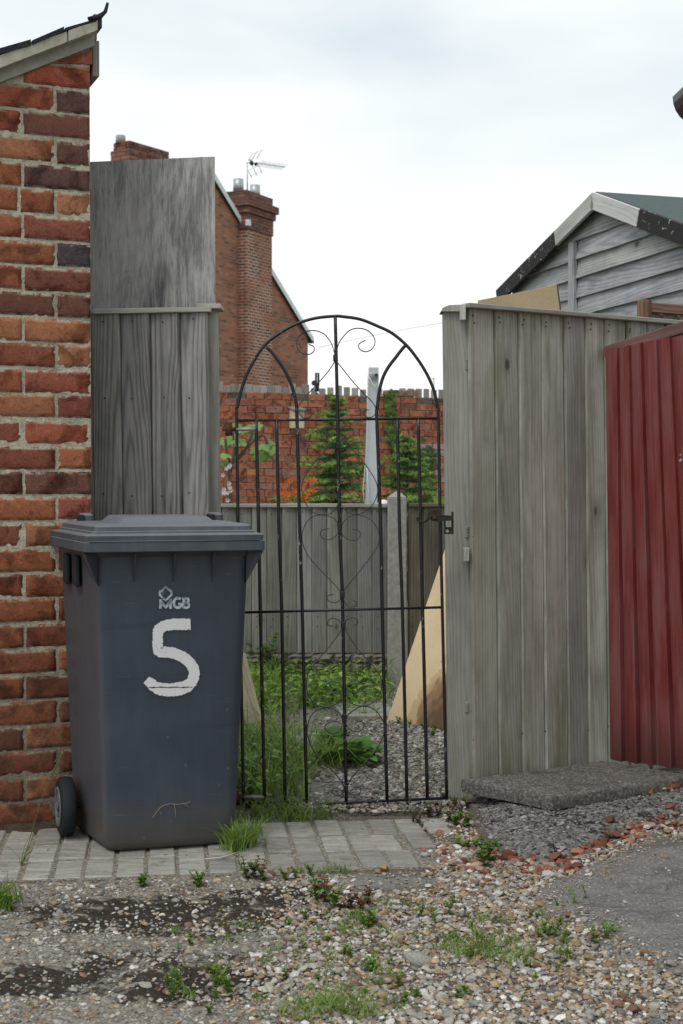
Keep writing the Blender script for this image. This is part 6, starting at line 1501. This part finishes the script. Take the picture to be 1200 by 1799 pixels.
# ivy
rng = random.Random(15); pm = PlantMesh()
def ivy_leaf(p, r, c, a):
    ring = [(0, 1), (.35, .45), (.9, .4), (.5, -.1), (.65, -.6), (0, -.35), (-.65, -.6), (-.5, -.1), (-.9, .4), (-.35, .45)]; V = [tuple(p + WN * .012)]
    for x, y in ring: x2, y2 = x * math.cos(a) - y * math.sin(a), x * math.sin(a) + y * math.cos(a); V.append(tuple(p + WD * (x2 * r) + Z * (y2 * r) + WN * rng.uniform(-.006, .012)))
    pm.add(np.array(V), np.array([(0, i, i % 10 + 1) for i in range(1, 11)]), np.tile(np.array(c), (11, 1)))
path_ = [(681, 690), (684, 712), (688, 735), (690, 760), (694, 785), (700, 800), (716, 812), (728, 822), (742, 812), (752, 795)]
for i in range(330):
    t = rng.random() ** .9 * (len(path_) - 1.001); k = int(t); u = path_[k][0] * (1 - t + k) + path_[k + 1][0] * (t - k); v = path_[k][1] * (1 - t + k) + path_[k + 1][1] * (t - k)
    w = 5.5 if t < 5 else 12; p = PL(u + rng.gauss(0, w), v + rng.gauss(0, w * .8), W0 + WN * (.03 + rng.random() * .05), WN); c = np.array((.10, .20, .035) if t < 5 else (.065, .13, .045)) * rng.uniform(.7, 1.35); ivy_leaf(p, rng.uniform(.024, .05), c, rng.uniform(-.9, .9) + math.pi)
for i in range(120):
    p = PL(rng.uniform(735, 765), rng.uniform(790, 880), W0 + WN * .05, WN); ivy_leaf(p, rng.uniform(.02, .04), np.array((.05, .11, .035)) * rng.uniform(.7, 1.3), rng.uniform(2, 4.2))
k = MB(); k.tube([PL(u, v, W0 + WN * .015, WN) for u, v in path_], .008, 5)
iv = thing('ivy', PL(690, 880, W0, WN), 'bright green ivy climbing the garden wall right of the pole', 'ivy'); pm.build('foliage', M['leaf'], iv); k.build('stem', M['bark'], iv)
# fig-like shrub at the left
fg = thing('leafy_shrub', P(420, 1060, 13), 'shrub with large lobed green leaves at the left of the garden wall', 'shrub'); rng = random.Random(22)
k = MB()
for pts in ([(408, 1060), (408, 900), (404, 840), (405, 815)], [(405, 815), (398, 790), (396, 770)], [(405, 815), (425, 800), (440, 770), (447, 745)], [(408, 815), (430, 790), (460, 765), (470, 780)], [(405, 830), (412, 790), (408, 755)]):
    k.tube([P(u, v, 13) for u, v in catmull(pts, 4)], .012, 6)
k.build('stem', M['bark'], fg)
def lobed(pm, c, r, a, tilt, col):
    ring = []
    for i in range(30):
        t = -math.pi / 2 + (i + .5) / 30 * 2 * math.pi; q = (.42 + .58 * abs(math.cos(2.5 * (t - math.pi / 2))) ** .8); q *= (.75 if math.sin(t) < -.6 else 1); ring.append((math.cos(t) * q * r, math.sin(t) * q * r))
    V = [tuple(c)]
    for x, y in ring:
        x2, y2 = x * math.cos(a) - y * math.sin(a), x * math.sin(a) + y * math.cos(a); V.append(tuple(c + Vector((x2, y2 * math.sin(tilt) - .03 * abs(x2), y2 * math.cos(tilt) - .25 * abs(x2) ** 1.2))))
    pm.add(np.array(V), np.array([(0, i, i % 30 + 1) for i in range(1, 31)]), np.tile(np.array(col), (31, 1)))
for u, v, r in ((402, 752, .085), (415, 748, .09), (428, 757, .09), (440, 752, .10), (452, 748, .08), (396, 775, .095), (420, 775, .085), (447, 768, .085), (462, 785, .10), (472, 778, .09), (480, 790, .085), (455, 800, .08), (395, 800, .09), (398, 815, .08), (470, 798, .085), (449, 789, .08), (411, 765, .08)):
    pm = PlantMesh(); lobed(pm, P(u, v, 13 + rng.uniform(-.15, .15)), r * rng.uniform(.65, 1.0), math.pi + rng.uniform(-.7, .7), rng.uniform(-.3, 1.2), tuple(np.array((.17, .29, .075)) * rng.uniform(.6, 1.35))); pm.build('leaf', M['leaf'], fg)
# montbretia: strap leaves and orange flowers
cr = thing('montbretia', P(520, 1060, 13.4), 'orange flowering plant left of the spruce above the low fence', 'plant'); pm = PlantMesh(); rg2 = np.random.default_rng(4); B = []
for _ in range(90): p = P(rg2.uniform(495, 560), 1000, 13.4 + rg2.uniform(-.2, .2)); B.append((p.x, p.y, .0))
pm.grass(np.array(B), rg2.uniform(.75, 1.22, 90), np.full(90, .009), .18, rg2, np.array([(.10, .18, .035), (.13, .19, .05), (.08, .15, .03)]))
for u, v in ((452, 840), (500, 820), (515, 808), (470, 860), (505, 790)):
    p0 = P(u, 900, 13.3); pm.stem([p0, P(u + 4, (900 + v) / 2, 13.3), P(u + 9, v - 20, 13.3)], .004, (.32, .24, .13))
pm.build('foliage', M['leaf'], cr)
rng = random.Random(6)
for u, v in ((511, 844), (505, 846), (497, 853), (500, 863), (514, 865), (508, 868), (540, 842), (548, 843), (553, 843), (532, 857), (545, 861), (520, 862), (526, 870), (541, 868), (552, 862), (534, 874), (538, 879), (497, 866), (503, 875)):
    pm = PlantMesh(); c = P(u, v, 13.25 + rng.uniform(-.1, .1))
    for i in range(6): a = i * 1.05 + rng.random(); pm.leaf(c, (math.cos(a), rng.uniform(-.6, .3), math.sin(a)), (0, -1, 0), .029, .0095, (.80, .17 * rng.uniform(.7, 1.3), .015), .1, 3)
    pm.build('flower', M['leaf'], cr)
# white flowers at the far left, a single broad leaf at the right
wf = PlantMesh()
for i in range(26):
    u, v = rng.uniform(391, 406), rng.uniform(815, 885); c = P(u, v, 12.8); wf.stem([c - Z * .3, c], .003, (.22, .17, .08))
    if i % 2 == 0:
        for q in range(5): a = q * 1.26; wf.leaf(c, (math.cos(a), -.3, math.sin(a)), (0, -1, 0), .024, .01, (.72, .68, .68), .1, 2)
tag(wf.build('flowering_stems', M['leaf']), 'dry stems with small white flowers beside the dark fence panel', 'flowers')
bl_ = thing('broad_leaf_plant', P(772, 1000, 9.6), 'plant with one broad yellow green leaf beside the right gate post', 'plant')
pm = PlantMesh(); p0 = P(781, 892, 9.6); pm.leaf(p0, (-.62, -.1, .75), (.35, -.9, .35), .125, .052, (.20, .27, .045), .15, 8); pm.build('leaf', M['leaf'], bl_)
pm = PlantMesh(); pm.stem([Vector((p0.x + .02, p0.y, 0)), p0], .007, (.15, .2, .05)); pm.build('stem', M['leaf'], bl_)
